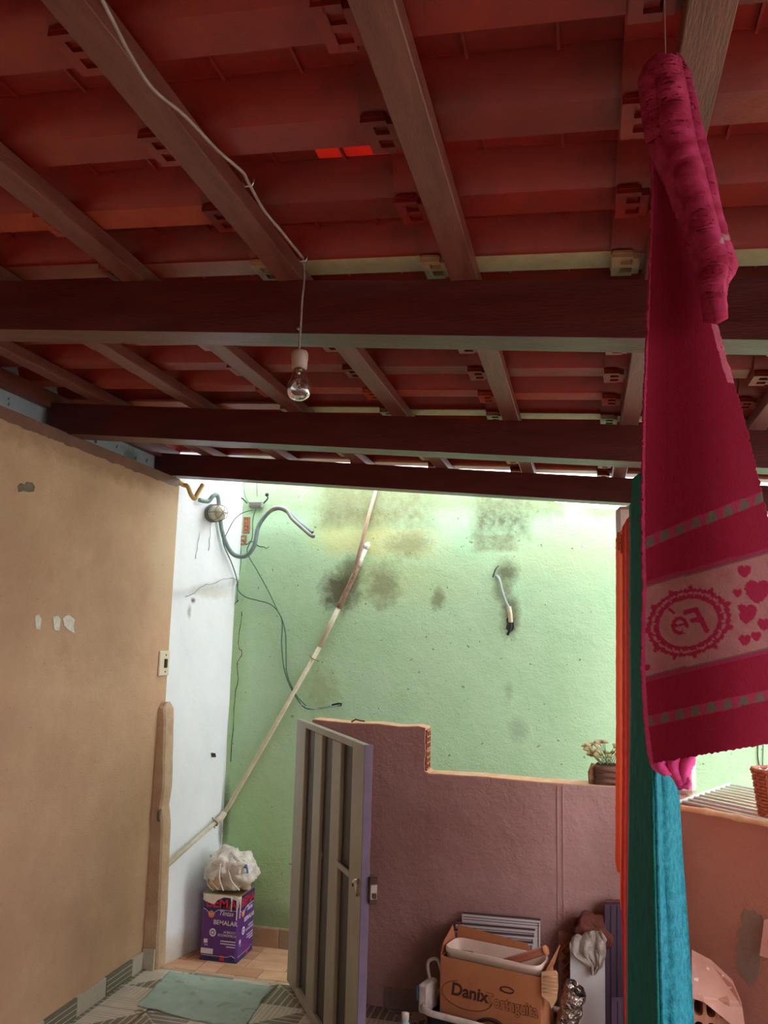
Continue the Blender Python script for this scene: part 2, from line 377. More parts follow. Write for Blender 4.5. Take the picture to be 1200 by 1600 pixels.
# ---- low pink brown wall with its raised left step
pk = [((-.4, YLOW, .35), (.5, .3, .25), srgb(128, 92, 84), .5, 5, 1), ((-.2, YLOW, 1.02), (.5, .3, .05), srgb(176, 136, 124), .6, 16, 1.5),
      ((-1.1, YLOW, .6), (.6, .3, .7), srgb(150, 100, 88), .35, 4, .8)]
M_pink = mat('pink_brown_plaster', srgb(186, 140, 136), srgb(172, 126, 122), 2.5, .75, .003, 90, .3, world=True, blobs=pk, bump2=.012, bs2=9,
             speck=(srgb(84, 56, 50), 9, .78, .6))
M_ledge = mat('worn_ledge', srgb(222, 178, 140), srgb(196, 148, 112), 14, .8, .003, 60, .3, world=True)
wm = empty('wall_middle', (-.6, YLOW+.06, 0), kind='structure')
YB = YLOW+.12
def low_wall():
    XA, XS, XE = -1.345, -.765, .385
    t = [(XE, 1.052), (.12, 1.060), (-.2, 1.058), (-.5, 1.066), (-.74, 1.064), (XS, 1.075), (XS-.004, 1.12), (XS+.003, 1.17), (XS-.003, 1.22), (XS, 1.278), (-.80, 1.284), (-.9, 1.278), (-1.0, 1.286), (-1.15, 1.283), (XA, 1.292)]
    MB().prism([(XA, YLOW, ZY), (XE, YLOW, ZY)] + [(x, YLOW, z) for x, z in t], (0, .12, 0), 0, 0).build('plaster', M_pink, wm)
    for (a, za), (b, zz) in zip(t[:-1], t[1:]):
        if abs(a-b) > .02: MB().prism([(a, YLOW+.002, za-.004), (b, YLOW+.002, zz-.004), (b, YLOW+.002, zz+.005), (a, YLOW+.002, za+.005)], (0, .12, 0)).build('mortar_cap', M_ledge, wm)
low_wall()
for i in range(2):                                          # ends of hollow bricks in the step
    z = 1.079 + i*.098
    hollow_brick(YLOW+.012, YLOW+.108, z, z+.092, -.757, -.02, wm, 2, 3, .007, ax='x')
MB().bbox(-.14, -.132, YLOW-.0035, YLOW+.002, .25, 1.05, .001).build('plaster_seam', M_pink, wm)
MB().bbox(-.115, -.107, YLOW-.0035, YLOW+.002, .25, 1.05, .001).build('plaster_seam', M_pink, wm)
M_sksh = mat('grey_skirting', srgb(150, 128, 116), srgb(130, 108, 100), 10, .5, 0, 10)
bm_ = empty('baseboard_middle', (-.6, YLOW, 0), kind='structure')
x = -.94
while x < .36:
    MB().bbox(x, min(x+.47, .37), YLOW-.010, YLOW, 0, .09, .002).build('tile', M_sksh, bm_); x += .475

# ---- pillar between the towels
M_pil = mat('pillar_plaster', srgb(226, 200, 194), srgb(206, 178, 172), 5, .7, .002, 60, .3, world=True)
MB().bbox(.150, .478, YLOW+.005, YLOW+.115, 1.045, zb(.3)-.005, .02).build('pillar', M_pil, wm)

# ---- right wall, turned towards the room
R0 = V((.385, 3.97, 0)); R1 = V((1.95, 2.30, 0)); rd = (R1-R0).normalized(); rn = V((-rd.y, rd.x, 0)); rn = -rn if rn.y > 0 else rn
M_rose = mat('salmon_plaster', srgb(190, 132, 114), srgb(178, 118, 102), 2.5, .75, .003, 90, .3, world=True, bump2=.01, bs2=8,
             speck=(srgb(110, 70, 56), 12, .76, .6))
wr = empty('wall_right', tuple(R0), kind='structure')
pts = [R0, R1, R1-rn*.12, R0-rn*.12-rd*.0]
MB().prism([(p.x, p.y, 0) for p in pts], (0, 0, 1.045)).build('plaster', M_rose, wr)
MB().prism([(R0.x, R0.y, 0), (R0.x-rn.x*.12, R0.y-rn.y*.12, 0), (.385, YB, 0)], (0, 0, 1.045)).build('plaster', M_rose, wr)
M_patch = mat('grey_patch', srgb(140, 118, 104), srgb(150, 126, 110), 30, .95, .003, 50)
def RR(px, py, off=0): return atpl(px, py, R0+rn*off, rn)
q = [(1165,1418),(1172,1424),(1180,1420),(1186,1428),(1192,1430),(1197,1440),(1196,1460),(1192,1480),(1190,1500),(1188,1520),(1180,1535),(1174,1540),(1166,1530),(1158,1524),(1155,1512),(1151,1505),(1154,1490),(1150,1482),(1156,1470),(1152,1458),(1160,1446),(1158,1432)]
MB().prism([RR(x, y, -.002) for x, y in q], rn*.0045).build('cement_patch', M_patch, wr)
# the rest of the room outside the view
M_room = mat('room_paint', srgb(196, 160, 138), rough=.85)
o = MB().box(1.95, 2.07, -1.6, 2.32, 0, .75).build('wall_side', M_room); o['kind'] = 'structure'  # unseen; kept low to let more light in from the side
M_gr = mat('ground', srgb(160, 148, 130), srgb(140, 128, 112), 1, .9, world=True)
o = MB().box(-14, 16, -14, 16, -.32, -.20).build('floor_outside', M_gr); o['kind'] = 'structure'  # unseen ground, added to cut light from below onto the roof
o = MB().box(XL-.14, 2.07, -1.72, -1.6, 0, 3.0).build('wall_back', M_room); o['kind'] = 'structure'

# ================================================================== FLOOR OF THE ROOM
M_print = mat('printed_floor_tile', (1, 1, 1, 1), srgb(170, 160, 140), 9, .28, .0, 10, .5, attr='print')
fl = empty('floor', (0, 1.5, 0), kind='structure')
MB().box(XL-.14, 2.07, -1.6, YEND, -.12, -.010).build('screed', M_grout, fl)
T = .47
def tile_mesh():
    n = 84; h = T/2-.0015
    mb = MB(); mb.grid(lambda u, v: ((u*2-1)*h, (v*2-1)*h, .010), n, n, smooth=False)
    N = (n+1)**2
    mb.add([(-h,-h,.010),(h,-h,.010),(h,h,.010),(-h,h,.010),(-h,-h,0),(h,-h,0),(h,h,0),(-h,h,0)], [(0,1,5,4),(1,2,6,5),(2,3,7,6),(3,0,4,7)])
    ob = mb.build('tile', M_print, fl, fix=False)
    dk, lt, md, cr = srgb(116, 106, 90), srgb(226, 212, 194), srgb(196, 182, 164), srgb(230, 218, 200)
    def f(i):
        v = mb.v[i]; x, y = v.x/h, v.y/h
        d = min((abs(x-a)+abs(y-b), a, b) for a in (-1, 1) for b in (-1, 1))
        if d[0] < .22:                                       # little lozenges in the corner
            lx, ly = x-d[1], y-d[2]
            return dk if (abs(lx) < .022 or abs(ly) < .022 or d[0] > .20) else (lt if (lx*ly > 0) == (abs(lx) > abs(ly)) else dk)
        if abs(x) > abs(y): a, b, s = abs(x), y, 0 if x > 0 else 2
        else: a, b, s = abs(y), x, 1 if y > 0 else 3
        tri = b > 0
        if abs(b) < .02 or abs(abs(x)-abs(y)) < .018: return cr
        if (s % 2 == 0) == tri:                              # dark wedge with pale pinstripes
            return cr if (a*6.5) % 1 < .13 else dk
        return md if (a*11) % 1 < .4 else lt                 # pale wedge in fine bands
    paint(ob.data, f); return ob
tile0 = tile_mesh()
first = True
for i in range(-1, 9):
    for j in range(-11, 2):
        cx, cy = -1.97 + T*(i+.5) - T, 3.72 + T*(j+.5) + 0
        if cx - T/2 < XL - .3 or cx > 2.0 or cy > YEND or cy < -1.4: continue
        c = tile0 if first else copy(tile0, (cx, cy, -.010), fl); first = False
        if c is tile0: c.location = V((cx, cy, -.010)) - WL[fl.name]
# skirting tiles on the left wall (same print, cut)
M_s = [mat('skirt_pale', srgb(196, 186, 166), srgb(176, 166, 146), 20, .3, grain=(1, 12, 1)), mat('skirt_dark', srgb(118, 112, 94), srgb(98, 94, 80), 20, .3, grain=(1, 1, 12))]
M_bs = mat('skirt_stripe', srgb(208, 200, 184), rough=.3)
bl = empty('baseboard_left', (XL, 2, 0), kind='structure')
y = 4.165; k = 0
while y > .4:
    L_ = (.12, .235, .235)[k % 3] if k < 1 else .235
    t = MB().bbox(XL-.002, XL+.012, y-L_+.003, y, 0, .085, .002).build('tile', M_s[(k+0) % 2], bl)
    for s in range(3): MB().box(XL+.0118, XL+.0126, y-L_+.006, y-.004, .016+s*.024, .019+s*.024).build('stripe', M_bs, t) if k % 2 else None
    y -= L_; k += 1
MB().bbox(XL+.005, XL+.070, 4.153, 4.170, 0, .10, .002).build('tile', M_s[0], bl)

# ================================================================== ROOF
M_beam = mat('beam_varnish', srgb(84, 26, 24), srgb(66, 18, 18), 4, .38, .0012, 30, .5, grain=(1, 6, 6), rvar=.2)
M_batten = mat('batten_varnish', srgb(120, 66, 54), srgb(96, 46, 40), 4, .42, .0015, 30, .5, grain=(8, 1, 8), rvar=.2)
M_tile = mat('roof_clay_glazed', srgb(142, 34, 20), srgb(112, 25, 17), 7, .36, .001, 40, .5, speck=(srgb(60, 20, 14), 60, .74, .7), rvar=.2, bump2=.003, bs2=6)
M_tile2 = mat('roof_clay_glazed_deep', srgb(124, 28, 18), srgb(98, 22, 16), 7, .4, .001, 40, .5, speck=(srgb(60, 20, 14), 60, .72, .7), rvar=.2, bump2=.003, bs2=6)
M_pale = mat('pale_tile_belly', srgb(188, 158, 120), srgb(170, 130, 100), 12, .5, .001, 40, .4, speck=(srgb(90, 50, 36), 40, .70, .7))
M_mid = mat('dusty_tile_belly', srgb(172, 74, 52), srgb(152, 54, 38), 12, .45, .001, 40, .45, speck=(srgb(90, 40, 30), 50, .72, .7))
M_glow = mat('daylit_red_tile', srgb(236, 60, 44), rough=.4, trans=.16)  # brighter red put into the colour for daylight showing through one roll
ce = empty('ceiling', (0, 2, 2.6), kind='structure')
YR0, YR1 = .35, 4.50
for y0, w in ((.35, .10), (1.87, .098), (3.165, .11), (4.185, .095)):
    x0 = XL-.10 if y0 < 4 else XL-.13
    x0, x1 = x0, 1.52; h = BT if y0 < 4 else .125
    MB().prism([(x0, y0, zb(x0)+BT-h), (x1, y0, zb(x1)+BT-h), (x1, y0, zb(x1)+BT), (x0, y0, zb(x0)+BT)], (0, w, 0)).build('beam', M_beam, ce)
BX = [-2.085 + .4446*k for k in range(10)]                   # left edges of the battens
BH = .042
for xb in BX:
    z = zb(xb)+BT; y1 = 4.42
    mb = MB(); mb.bbox(xb, xb+.064, .3, y1, z-.002, z+BH-.002, .002); mb.build('batten', M_batten, ce)
MB().prism([(-2.375, .3, zb(-2.375)+.118), (-2.335, .3, zb(-2.335)+.118), (-2.335, .3, zb(-2.335)+.192), (-2.375, .3, zb(-2.375)+.192)], (0, 4.1, 0)).build('wall_plate', M_batten, ce)
PER = .2765
OUT = [(-.284, .034), (-.280, .050), (-.258, .062), (-.215, .066), (-.150, .063), (-.132, .072), (-.1235, .050), (-.1195, .040), (-.1135, .027), (-.105, .013), (-.096, .004), (-.086, .0), (0, 0), (.002, .028)]
STR = ((0, 5), (5, 6), (6, 11), (11, 12), (12, 13))          # stretches shaded smoothly
def roof_tile(glow=False):
    L0, L1 = -.072, .455; th = .011; mb = MB()
    n = len(OUT)
    up = [(y, z+th) for y, z in OUT]; up[-1] = (-.010, .030); up[-2] = (-.010, .011)
    xs = [L0, -.004, .215, L1] if glow else [L0, -.004, L1]
    for i in range(len(xs)-1):
        a, b = xs[i], xs[i+1]
        for k0, k1 in STR:
            m_ = k1-k0+1
            mi = 1 if k0 == 11 else (2 if glow and i == 2 and k0 == 0 else 0)
            for Q, mm in ((OUT, mi), (up, 2 if mi == 2 else 0)):
                mb.add([(X, *Q[k]) for X in (a, b) for k in range(k0, k1+1)], [(q, q+m_, q+m_+1, q+1) for q in range(m_-1)], mm, True)
    for X in (L0, L1):
        for k in range(n-1): mb.add([(X, *OUT[k]), (X, *OUT[k+1]), (X, *up[k+1]), (X, *up[k])], [(0,1,2,3)])
    mb.add([(L0, *OUT[-1]), (L1, *OUT[-1]), (L1, *up[-1]), (L0, *up[-1])], [(0,1,2,3)])
    # cross lines inside the roll
    for xx in (.12, .27): mb.box(xx, xx+.005, -.250, -.140, .057, .070)
    return mb
def lug_mesh():                                              # the hook block with its two sockets
    mb = MB(); z0, z1 = -.014, .001; x0, x1 = -.070, -.008; y0, y1 = -.098, .0
    mb.box(x0, x0+.020, y0, y1, z0, z1); mb.box(x1-.016, x1, y0+.01, y1-.01, z0, z1)
    for a, b in ((y0, y0+.016), (y0+.040, y0+.056), (y1-.018, y1)): mb.box(x0+.019, x1-.015, a, b, z0, z1)
    mb.box(x0+.004, x1-.02, y0-.004, y1-.004, -.006, .001)
    return mb
tl = roof_tile(); lg = lug_mesh()
t0 = None; protos = {}
def place_tile(x, y, z, tilt, matset):
    if matset not in protos:
        a = roof_tile(len(matset) > 2).build('roof_tile', list(matset), ce); b = lug_mesh().build('lug', [matset[1]], a)
        protos[matset] = (a.data, b.data, WL[a.name].copy(), WL[b.name]-WL[a.name])
        bpy.data.objects.remove(b); bpy.data.objects.remove(a)
    da, db, oa, ob = protos[matset]
    a = bpy.data.objects.new('roof_tile', da); C.objects.link(a); put(a, V((x, y, z)) + oa, ce); a.rotation_euler = (0, tilt, random.uniform(-.006, .006))
    b = bpy.data.objects.new('lug', db); C.objects.link(b); b.parent = a; b.location = ob
    return a
rows = [1.384 + PER*k for k in range(-3, 12)]
for ci, xb in enumerate([BX[0]-.4446] + BX[:-2]):
    for ri, y in enumerate(rows):
        yy = y - .055*(xb+.3)*.5
        if yy > 4.52: continue
        zc = zb(xb)+BT+BH-.004
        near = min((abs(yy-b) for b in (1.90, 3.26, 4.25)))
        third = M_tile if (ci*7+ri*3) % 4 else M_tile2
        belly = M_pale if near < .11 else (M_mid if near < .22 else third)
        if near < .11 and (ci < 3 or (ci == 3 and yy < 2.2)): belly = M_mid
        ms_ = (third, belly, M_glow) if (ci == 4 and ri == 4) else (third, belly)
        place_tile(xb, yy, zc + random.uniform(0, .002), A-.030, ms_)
# one tile roll is painted bright red, standing in for daylight through it
# roof continues behind the photographer
o = MB().prism([(XL-.14, -1.6, zb(XL)+.24), (2.1, -1.6, zb(2.1)+.24), (2.1, -1.6, zb(2.1)+.27), (XL-.14, -1.6, zb(XL)+.27)], (0, 2.0, 0)).build('ceiling_rear', M_tile2); o['kind'] = 'structure'
# ================================================================== THINGS
def face(o, ex, ey):                                        # matrix of a lettering plane
    ex = V(ex).normalized(); ey = V(ey).normalized(); n = ex.cross(ey)
    M = Matrix((ex, ey, n)).transposed().to_4x4(); M.translation = V(o); return M
# ---- metal gate, swung open
GF = V((-1.466, 4.206, 0)); GN = V((-.862, 3.302, 0)); gd = (GN-GF).normalized(); gn = V((gd.y, -gd.x, 0))
if gn.dot(EYE-GF) < 0: gn = -gn
GL = (GN-GF).length; GZ = 1.284
GM = Matrix((gd, -gn, V((0, 0, 1)))).transposed().to_4x4(); GM.translation = GF      # local x along, y into thickness, z up
def gs(px, py=1200): return (atpl(px, py, GF, gn)-GF).dot(gd)
M_gate = mat('gate_grey_paint', srgb(168, 164, 146), srgb(152, 148, 130), 5, .45, .0008, 30, .5, grain=(1, 1, .3), speck=(srgb(110, 90, 70), 40, .76, .6))
M_gback = mat('gate_back_sheet', srgb(72, 66, 58), srgb(60, 54, 48), 4, .5, .0006, 30, .4)
M_gedge = mat('gate_edge_steel', srgb(134, 114, 142), srgb(112, 94, 122), 6, .4, .0006, 40, .5)
M_lock = mat('lock_dark_metal', srgb(70, 48, 44), srgb(96, 70, 60), 30, .35, metal=.6)
M_steel = mat('bright_steel', srgb(190, 184, 172), rough=.3, metal=.9)
gate = empty('metal_gate', tuple(GF), 'waist high grey metal gate of upright ribs standing open beside the raised wall', 'gate')
def gp(name, x0, x1, y0, y1, z0, z1, mt, b=.002, par=None):
    return MB(GM).bbox(x0, x1, y0, y1, z0, z1, b).build(name, mt, par or gate)
e = [gs(p) for p in (463, 475, 489.5, 501, 517.5, 531, 550, 567)]
e[0] = 0; e[7] = GL
gp('stile', 0, e[1], 0, .028, .015, GZ, M_gate); gp('stile', e[6], e[7]-.003, 0, .028, .015, GZ, M_gate)
gp('slat', e[2], e[3], .002, .018, .03, GZ-.03, M_gate); gp('slat', e[4], e[5], .002, .018, .03, GZ-.03, M_gate)
gp('back_sheet', e[1]-.005, e[6]+.005, .0185, .0215, .03, GZ-.02, M_gback, .0005)
for a_, b_ in ((1, 2), (2, 2), (3, 4), (4, 4), (5, 6)): pass
for s_ in (e[1], e[2]-.004, e[3], e[4]-.004, e[5], e[6]-.004): gp('rib_lip', s_, s_+.004, .004, .0185, .03, GZ-.03, M_gate, .0006)
gp('top_rail', e[1]+.001, e[6]-.001, -.001, .029, GZ-.028, GZ+.001, M_gate); gp('bottom_rail', e[1]+.001, e[6]-.001, -.001, .029, .013, .05, M_gate)
gp('edge_channel', GL-.003, GL+.004, -.001, .034, .013, GZ+.002, M_gedge)
zc = (atpl(540, 1362, GF, gn)).z
gp('short_bar', e[5]-.02, e[6]+.004, -.002, .010, zc-.012, zc+.010, M_gate)
q = atpl(556, 1382, GF, gn); lx = (q-GF).dot(gd)
rose = MB(GM).lathe([(.001, -.012), (.016, -.012), (.020, -.006), (.022, 0)], (lx, 0, q.z), 20, ax=(0, 1, 0)).build('lock_rose', M_steel, gate)
MB(GM).lathe([(.001, -.016), (.007, -.016), (.008, -.010)], (lx, 0, q.z), 12, ax=(0, 1, 0)).build('key_barrel', M_lock, rose)
MB(GM).tube([(lx+.028, -.002, q.z+.03), (lx+.032, -.012, q.z+.01), (lx+.032, -.012, q.z-.015), (lx+.028, -.002, q.z-.035)], .004).build('pull_handle', M_steel, gate)
lk = gp('lock_case', GL-.03, GL+.022, .028, .062, q.z-.055, q.z+.045, M_lock, .003)
gp('strike_plate', GL+.004, GL+.03, .030, .058, q.z-.035, q.z+.02, M_steel, .002, lk); gp('bolt', GL+.02, GL+.04, .036, .052, q.z-.03, q.z-.01, M_lock, .002, lk)
MB(GM).tube([(gs(505,1340), .0, atpl(507,1345,GF,gn).z), (gs(510,1335), -.02, atpl(511,1338,GF,gn).z), (gs(512,1330), -.025, atpl(513,1332,GF,gn).z)], .002, 6).build('wire_twist', M_steel, gate)
for z in (.25, 1.05): MB(GM).tube([(-.012, .014, z), (-.012, .014, z+.07)], .010, 10).build('hinge', M_gedge, gate)

# ---- floor cloth
M_mat = mat('teal_cotton', srgb(184, 204, 190), srgb(166, 188, 174), 9, .95, .002, 120, .1, bump2=.01, bs2=10, speck=(srgb(150, 150, 130), 12, .62, .5))
def cloth():
    q = [V((-2.085, 4.165, 0)), V((-1.52, 4.135, 0)), V((-1.475, 3.66, 0)), V((-2.035, 3.765, 0))]
    def P(u, v):
        a_ = q[0].lerp(q[1], u).lerp(q[3].lerp(q[2], u), v)
        a_ += V((noise.noise(V((u*5, v*5, 0)))*.012, noise.noise(V((u*5, v*5, 7)))*.012, 0))
        h = .004 + .007*max(0, noise.noise(V((a_.x*7, a_.y*9, 2)))) + .006*math.exp(-((v-.28-.1*u)/.02)**2)
        return V((a_.x, a_.y, h))
    o = MB().grid(P, 44, 36).build('floor_cloth', M_mat)
    md = o.modifiers.new('thick', 'SOLIDIFY'); md.thickness = .004; md.offset = 1
    return tag(o, 'pale teal cotton cloth spread flat on the patterned floor tiles', 'cloth')
cloth()

# ---- paint can with bag on it
CX0, CX1, CY0, CY1, CZ = -2.135, -1.911, 4.622, 4.856, ZY
M_can = mat('can_purple_print', srgb(98, 48, 128), srgb(88, 42, 120), 6, .35, spec=.5)
M_navy = mat('can_navy_print', srgb(40, 40, 104), rough=.35); M_canw = mat('white_print', srgb(222, 218, 230), rough=.5)
M_red = mat('red_print', srgb(206, 30, 44), rough=.4); M_org = mat('orange_print', srgb(226, 130, 90), rough=.5)
M_tin = mat('tin_gold', srgb(170, 150, 110), rough=.4, metal=.8)
can = empty('paint_can', ((CX0+CX1)/2, (CY0+CY1)/2, CZ), 'square purple paint can with navy band and red letters standing by the white wall', 'paint can')
H = .352
MB().bbox(CX0, CX1, CY0, CY1, CZ, CZ+H, .012).build('body', M_can, can)
MB().bbox(CX0-.002, CX1+.002, CY0-.002, CY1+.002, CZ+H-.008, CZ+H+.004, .004).build('rim', M_tin, can)
MB().bbox(CX0-.002, CX1+.002, CY0-.002, CY1+.002, CZ, CZ+.008, .003).build('foot_rim', M_navy, can)
def cf(u, z, off=.0012): return V((CX0 + u*(CX1-CX0), CY0-off, CZ+z))
def cr(u, z, off=.0012): return V((CX1+off, CY0 + u*(CY1-CY0), CZ+z))
for fn, d in ((cf, (0, .001, 0)), (cr, (-.001, 0, 0))):
    bz = lambda u: .268 - .030*math.exp(-((u-.27)/.12)**2) + .006
    us = [.05+.9*i/20 for i in range(21)]
    MB().prism([fn(u, bz(u)) for u in us] + [fn(.95, .342), fn(.05, .342)], d).build('navy_band', M_navy, can)
    MB().tube([fn(u, bz(u), .0016) for u in us], .0016, 4).build('band_line', M_canw, can)
    b2 = lambda u: .028 + .010*math.exp(-((u-.85)/.06)**2)
    MB().prism([fn(.05, .008)] + [fn(.95, .008)] + [fn(u, b2(u)) for u in reversed(us)], d).build('navy_foot', M_navy, can)
    MB().tube([fn(u, b2(u), .0016) for u in us], .0012, 4).build('foot_line', M_canw, can)
    MB().prism([fn(.55, .008, .002), fn(.67, .008, .002), fn(.66, .034, .002), fn(.56, .034, .002)], d).build('red_mark', M_red, can)
    MB().prism([fn(.27+.085*math.cos(t*.4), .246+.019*math.sin(t*.4), .002) for t in range(16)], d).build('emblem', M_org, can)
    MB().prism([fn(.33+.09*math.cos(t*.4), .150+.022*math.sin(t*.4), .002) for t in range(16)], d).build('seal', M_canw, can)
    MB().prism([fn(.33+.055*math.cos(t*.4), .150+.013*math.sin(t*.4), .0026) for t in range(16)], d).build('seal_ring', M_can, can)
    MB().prism([fn(.33+.035*math.cos(t*.4), .150+.008*math.sin(t*.4), .0032) for t in range(16)], d).build('seal_centre', M_canw, can)
    ex = (1, 0, 0) if fn is cf else (0, 1, 0)
    T_ = lambda s, sz, u, z, m_, **k: text(s, sz, face(fn(u, z, .002), ex, (0, 0, 1)), m_, can, **k)
    T_('BEMA', .066, .53, .305, M_red, bold=.02, sx=1.15); T_('Tintas', .036, .66, .256, M_canw, bold=.008, shear=.35)
    T_('BEMALAR', .034, .66, .205, M_canw, bold=.015); T_('ACRÍLICO', .016, .78, .158, M_canw); T_('ECONÔMICO', .018, .72, .140, M_canw)
    for k_, w_ in enumerate((.40, .40, .24)): MB().prism([fn(.95-w_, .108-.014*k_, .0018), fn(.95, .108-.014*k_, .0018), fn(.95, .1125-.014*k_, .0018), fn(.95-w_, .1125-.014*k_, .0018)], d).build('small_print', M_canw, can)
    MB().prism([fn(.10, .092, .0018), fn(.20, .092, .0018), fn(.20, .113, .0018), fn(.10, .113, .0018)], d).build('symbol', M_canw, can)
    T_('18 L', .014, .17, .082, M_canw)
MB().prism([cf(.03, .036, .002), cf(.36, .036, .002), cf(.36, .064, .002), cf(.03, .064, .002)], (0, .001, 0)).build('sticker', M_canw, can)
M_drip = mat('dried_white_paint', srgb(228, 222, 214), rough=.4)
for fn, u, l in ((cf, .80, .075), (cf, .95, .118), (cf, .985, .05), (cr, .06, .11), (cf, .10, .035), (cf, .34, .03)):
    MB().tube([fn(u, .350, .001), fn(u+.005, .345-l*.4, .002), fn(u, .345-l*.9, .002), fn(u, .345-l, .002)], [.007, .0035, .0028, .0035], 8).build('paint_drip', M_drip, can)
MB().prism([cf(.03, .352, .003), cf(.97, .352, .003), cf(.97, .338, .003), cf(.90, .330, .003), cf(.80, .340, .003), cf(.6, .342, .003), cf(.42, .325, .003), cf(.33, .300, .003), cf(.2, .305, .003), cf(.1, .315, .003), cf(.03, .318, .003)], (0, .002, 0)).build('paint_spill', M_drip, can)
# bag
M_bag = mat('thin_white_plastic', srgb(226, 218, 208), srgb(206, 194, 178), 10, .35, .001, 40, .6, bump2=.02, bs2=14)
M_cont = mat('tan_paper_lump', srgb(188, 146, 108), srgb(206, 178, 146), 12, .9, .004, 30, bump2=.01)
M_blue = mat('blue_plastic', srgb(78, 116, 160), rough=.4)
bag = empty('plastic_bag', (-2.02, 4.735, CZ+H+.004), 'crumpled white plastic bag of tan scraps sitting on the purple paint can', 'bag')
def lump(name, c, r, mt, par, seed, amp=.18, fr=2.2, n=40, flat=True, ridge=0):
    c = V(c); r = V(r)
    def P(u, v):
        t = math.pi*v; a_ = 2*math.pi*u
        d = V((math.sin(t)*math.cos(a_), math.sin(t)*math.sin(a_), math.cos(t)))
        k = 1 + amp*noise.noise(d*fr + V((seed, 0, 0))) + ridge*(1-abs(noise.noise(d*5+V((0, seed, 0))))*4)
        p_ = V((d.x*r.x, d.y*r.y, d.z*r.z))*k
        if flat and p_.z < -r.z*.72: p_.z = -r.z*.72
        return c + p_
    return MB().grid(P, n, n//2).build(name, mt, par, fix=False)
lump('sack', (-2.015, 4.735, CZ+H+.004+.095), (.142, .122, .118), M_bag, bag, 3, .30, 2.6, 64, ridge=.045)
lump('paper_scrap', (-2.06, 4.655, CZ+H+.070), (.045, .045, .052), M_cont, bag, 8, .3, 3, 20, False)
lump('paper_scrap', (-1.96, 4.675, CZ+H+.145), (.062, .05, .05), M_bag, bag, 18, .4, 3, 24, False, .03)
for a_ in ((-2.06,4.645,.16, -2.085,4.62,.08, -2.04,4.615,.03), (-2.04,4.64,.18, -2.03,4.60,.10, -2.0,4.60,.03), (-2.09,4.66,.15, -2.12,4.64,.06, -2.07,4.62,.02), (-1.99,4.63,.14,-1.96,4.615,.08,-1.92,4.64,.03)):
    MB().tube(spline([(a_[0], a_[1], CZ+H+a_[2]), (a_[3], a_[4], CZ+H+a_[5]), (a_[6], a_[7], CZ+H+a_[8])]), .0045, 6).build('twisted_strip', M_bag, bag)
MB().tube(spline([(-1.93, 4.67, CZ+H+.17), (-1.89, 4.655, CZ+H+.15), (-1.88, 4.65, CZ+H+.12)]), [.012]*6+[.006]*6+[.002], 6).build('blue_scrap', M_blue, bag)
MB().tube(spline([(-2.0, 4.69, CZ+H+.215), (-1.95, 4.66, CZ+H+.19), (-1.91, 4.66, CZ+H+.16)]), .012, 8).build('knot', M_bag, bag)

# ---- pipes on the far wall
M_pvc = mat('aged_pvc', srgb(214, 206, 180), srgb(196, 184, 154), 20, .5, spec=.4, blobs=[]); M_thin = mat('pinkish_pvc', srgb(196, 170, 146), srgb(176, 148, 124), 20, .5); M_pvcw = mat('white_pvc', srgb(232, 230, 222), rough=.4)
M_tape = mat('brown_dirty_pvc', srgb(158, 128, 104), srgb(120, 96, 76), 30, .7)
pipe = empty('water_pipe', tuple(G(490, 1030)), 'long beige plastic pipe climbing the green wall at a slant with a white capped end', 'pipe')
g = lambda x, y, o=.018: G(x, y, o)
MB().tube([g(500, 1010), g(415, 1160), g(356, 1262), g(350, 1271)], .0135, 12).build('lower_run', M_pvc, pipe)
WO = .034
MB().tube([g(350, 1271), WW(346, 1277, WO), WW(336, 1286, WO)], .0185, 12).build('elbow', M_pvc, pipe)
MB().tube([WW(340, 1282, WO), WW(300, 1317, WO), WW(250, 1363, WO)], .0125, 12).build('corner_run', M_pvc, pipe)
MB().tube([g(500, 1010), g(530, 948)], .0155, 12).build('middle_run', M_pvc, pipe)
MB().tube([g(529, 950), g(533, 942), g(549, 908), g(560, 882)], [.018, .018, .0155, .017], 12).build('dirty_joint', M_tape, pipe)
MB().tube([g(559, 884), g(563, 874), g(565, 871), g(572, 855)], [.020, .020, .015, .015], 12).build('white_end', M_pvcw, pipe)
MB().tube([g(571, 857), g(574, 851), g(576, 847)], [.018, .018, .006], 12).build('cap', M_pvcw, pipe)
def clip(c, d, par, n):                                     # little saddle clip across a pipe
    d = V(d).normalized(); n = V(n); s_ = d.cross(n).normalized()
    MB().tube(spline([c+s_*.035-n*.012, c+s_*.018-n*.008, c+s_*.014+n*.012, c+n*.018, c-s_*.014+n*.012, c-s_*.018-n*.008, c-s_*.035-n*.012], 3), .0035, 6).build('clip', M_tape, par)
clip(g(490, 1029), g(490, 1030)-g(505, 1002), pipe, (0, -1, 0)); clip(WW(336, 1286, WO), WW(336, 1286, WO)-WW(300, 1317, WO), pipe, wn)
pipe2 = MB().tube([g(590, 757, .014), g(575, 810, .014), g(553, 896, .045)], .0115, 10).build('thin_pipe', M_thin)
tag(pipe2, 'thin beige pipe coming down from the roof edge behind the white capped pipe end', 'pipe')

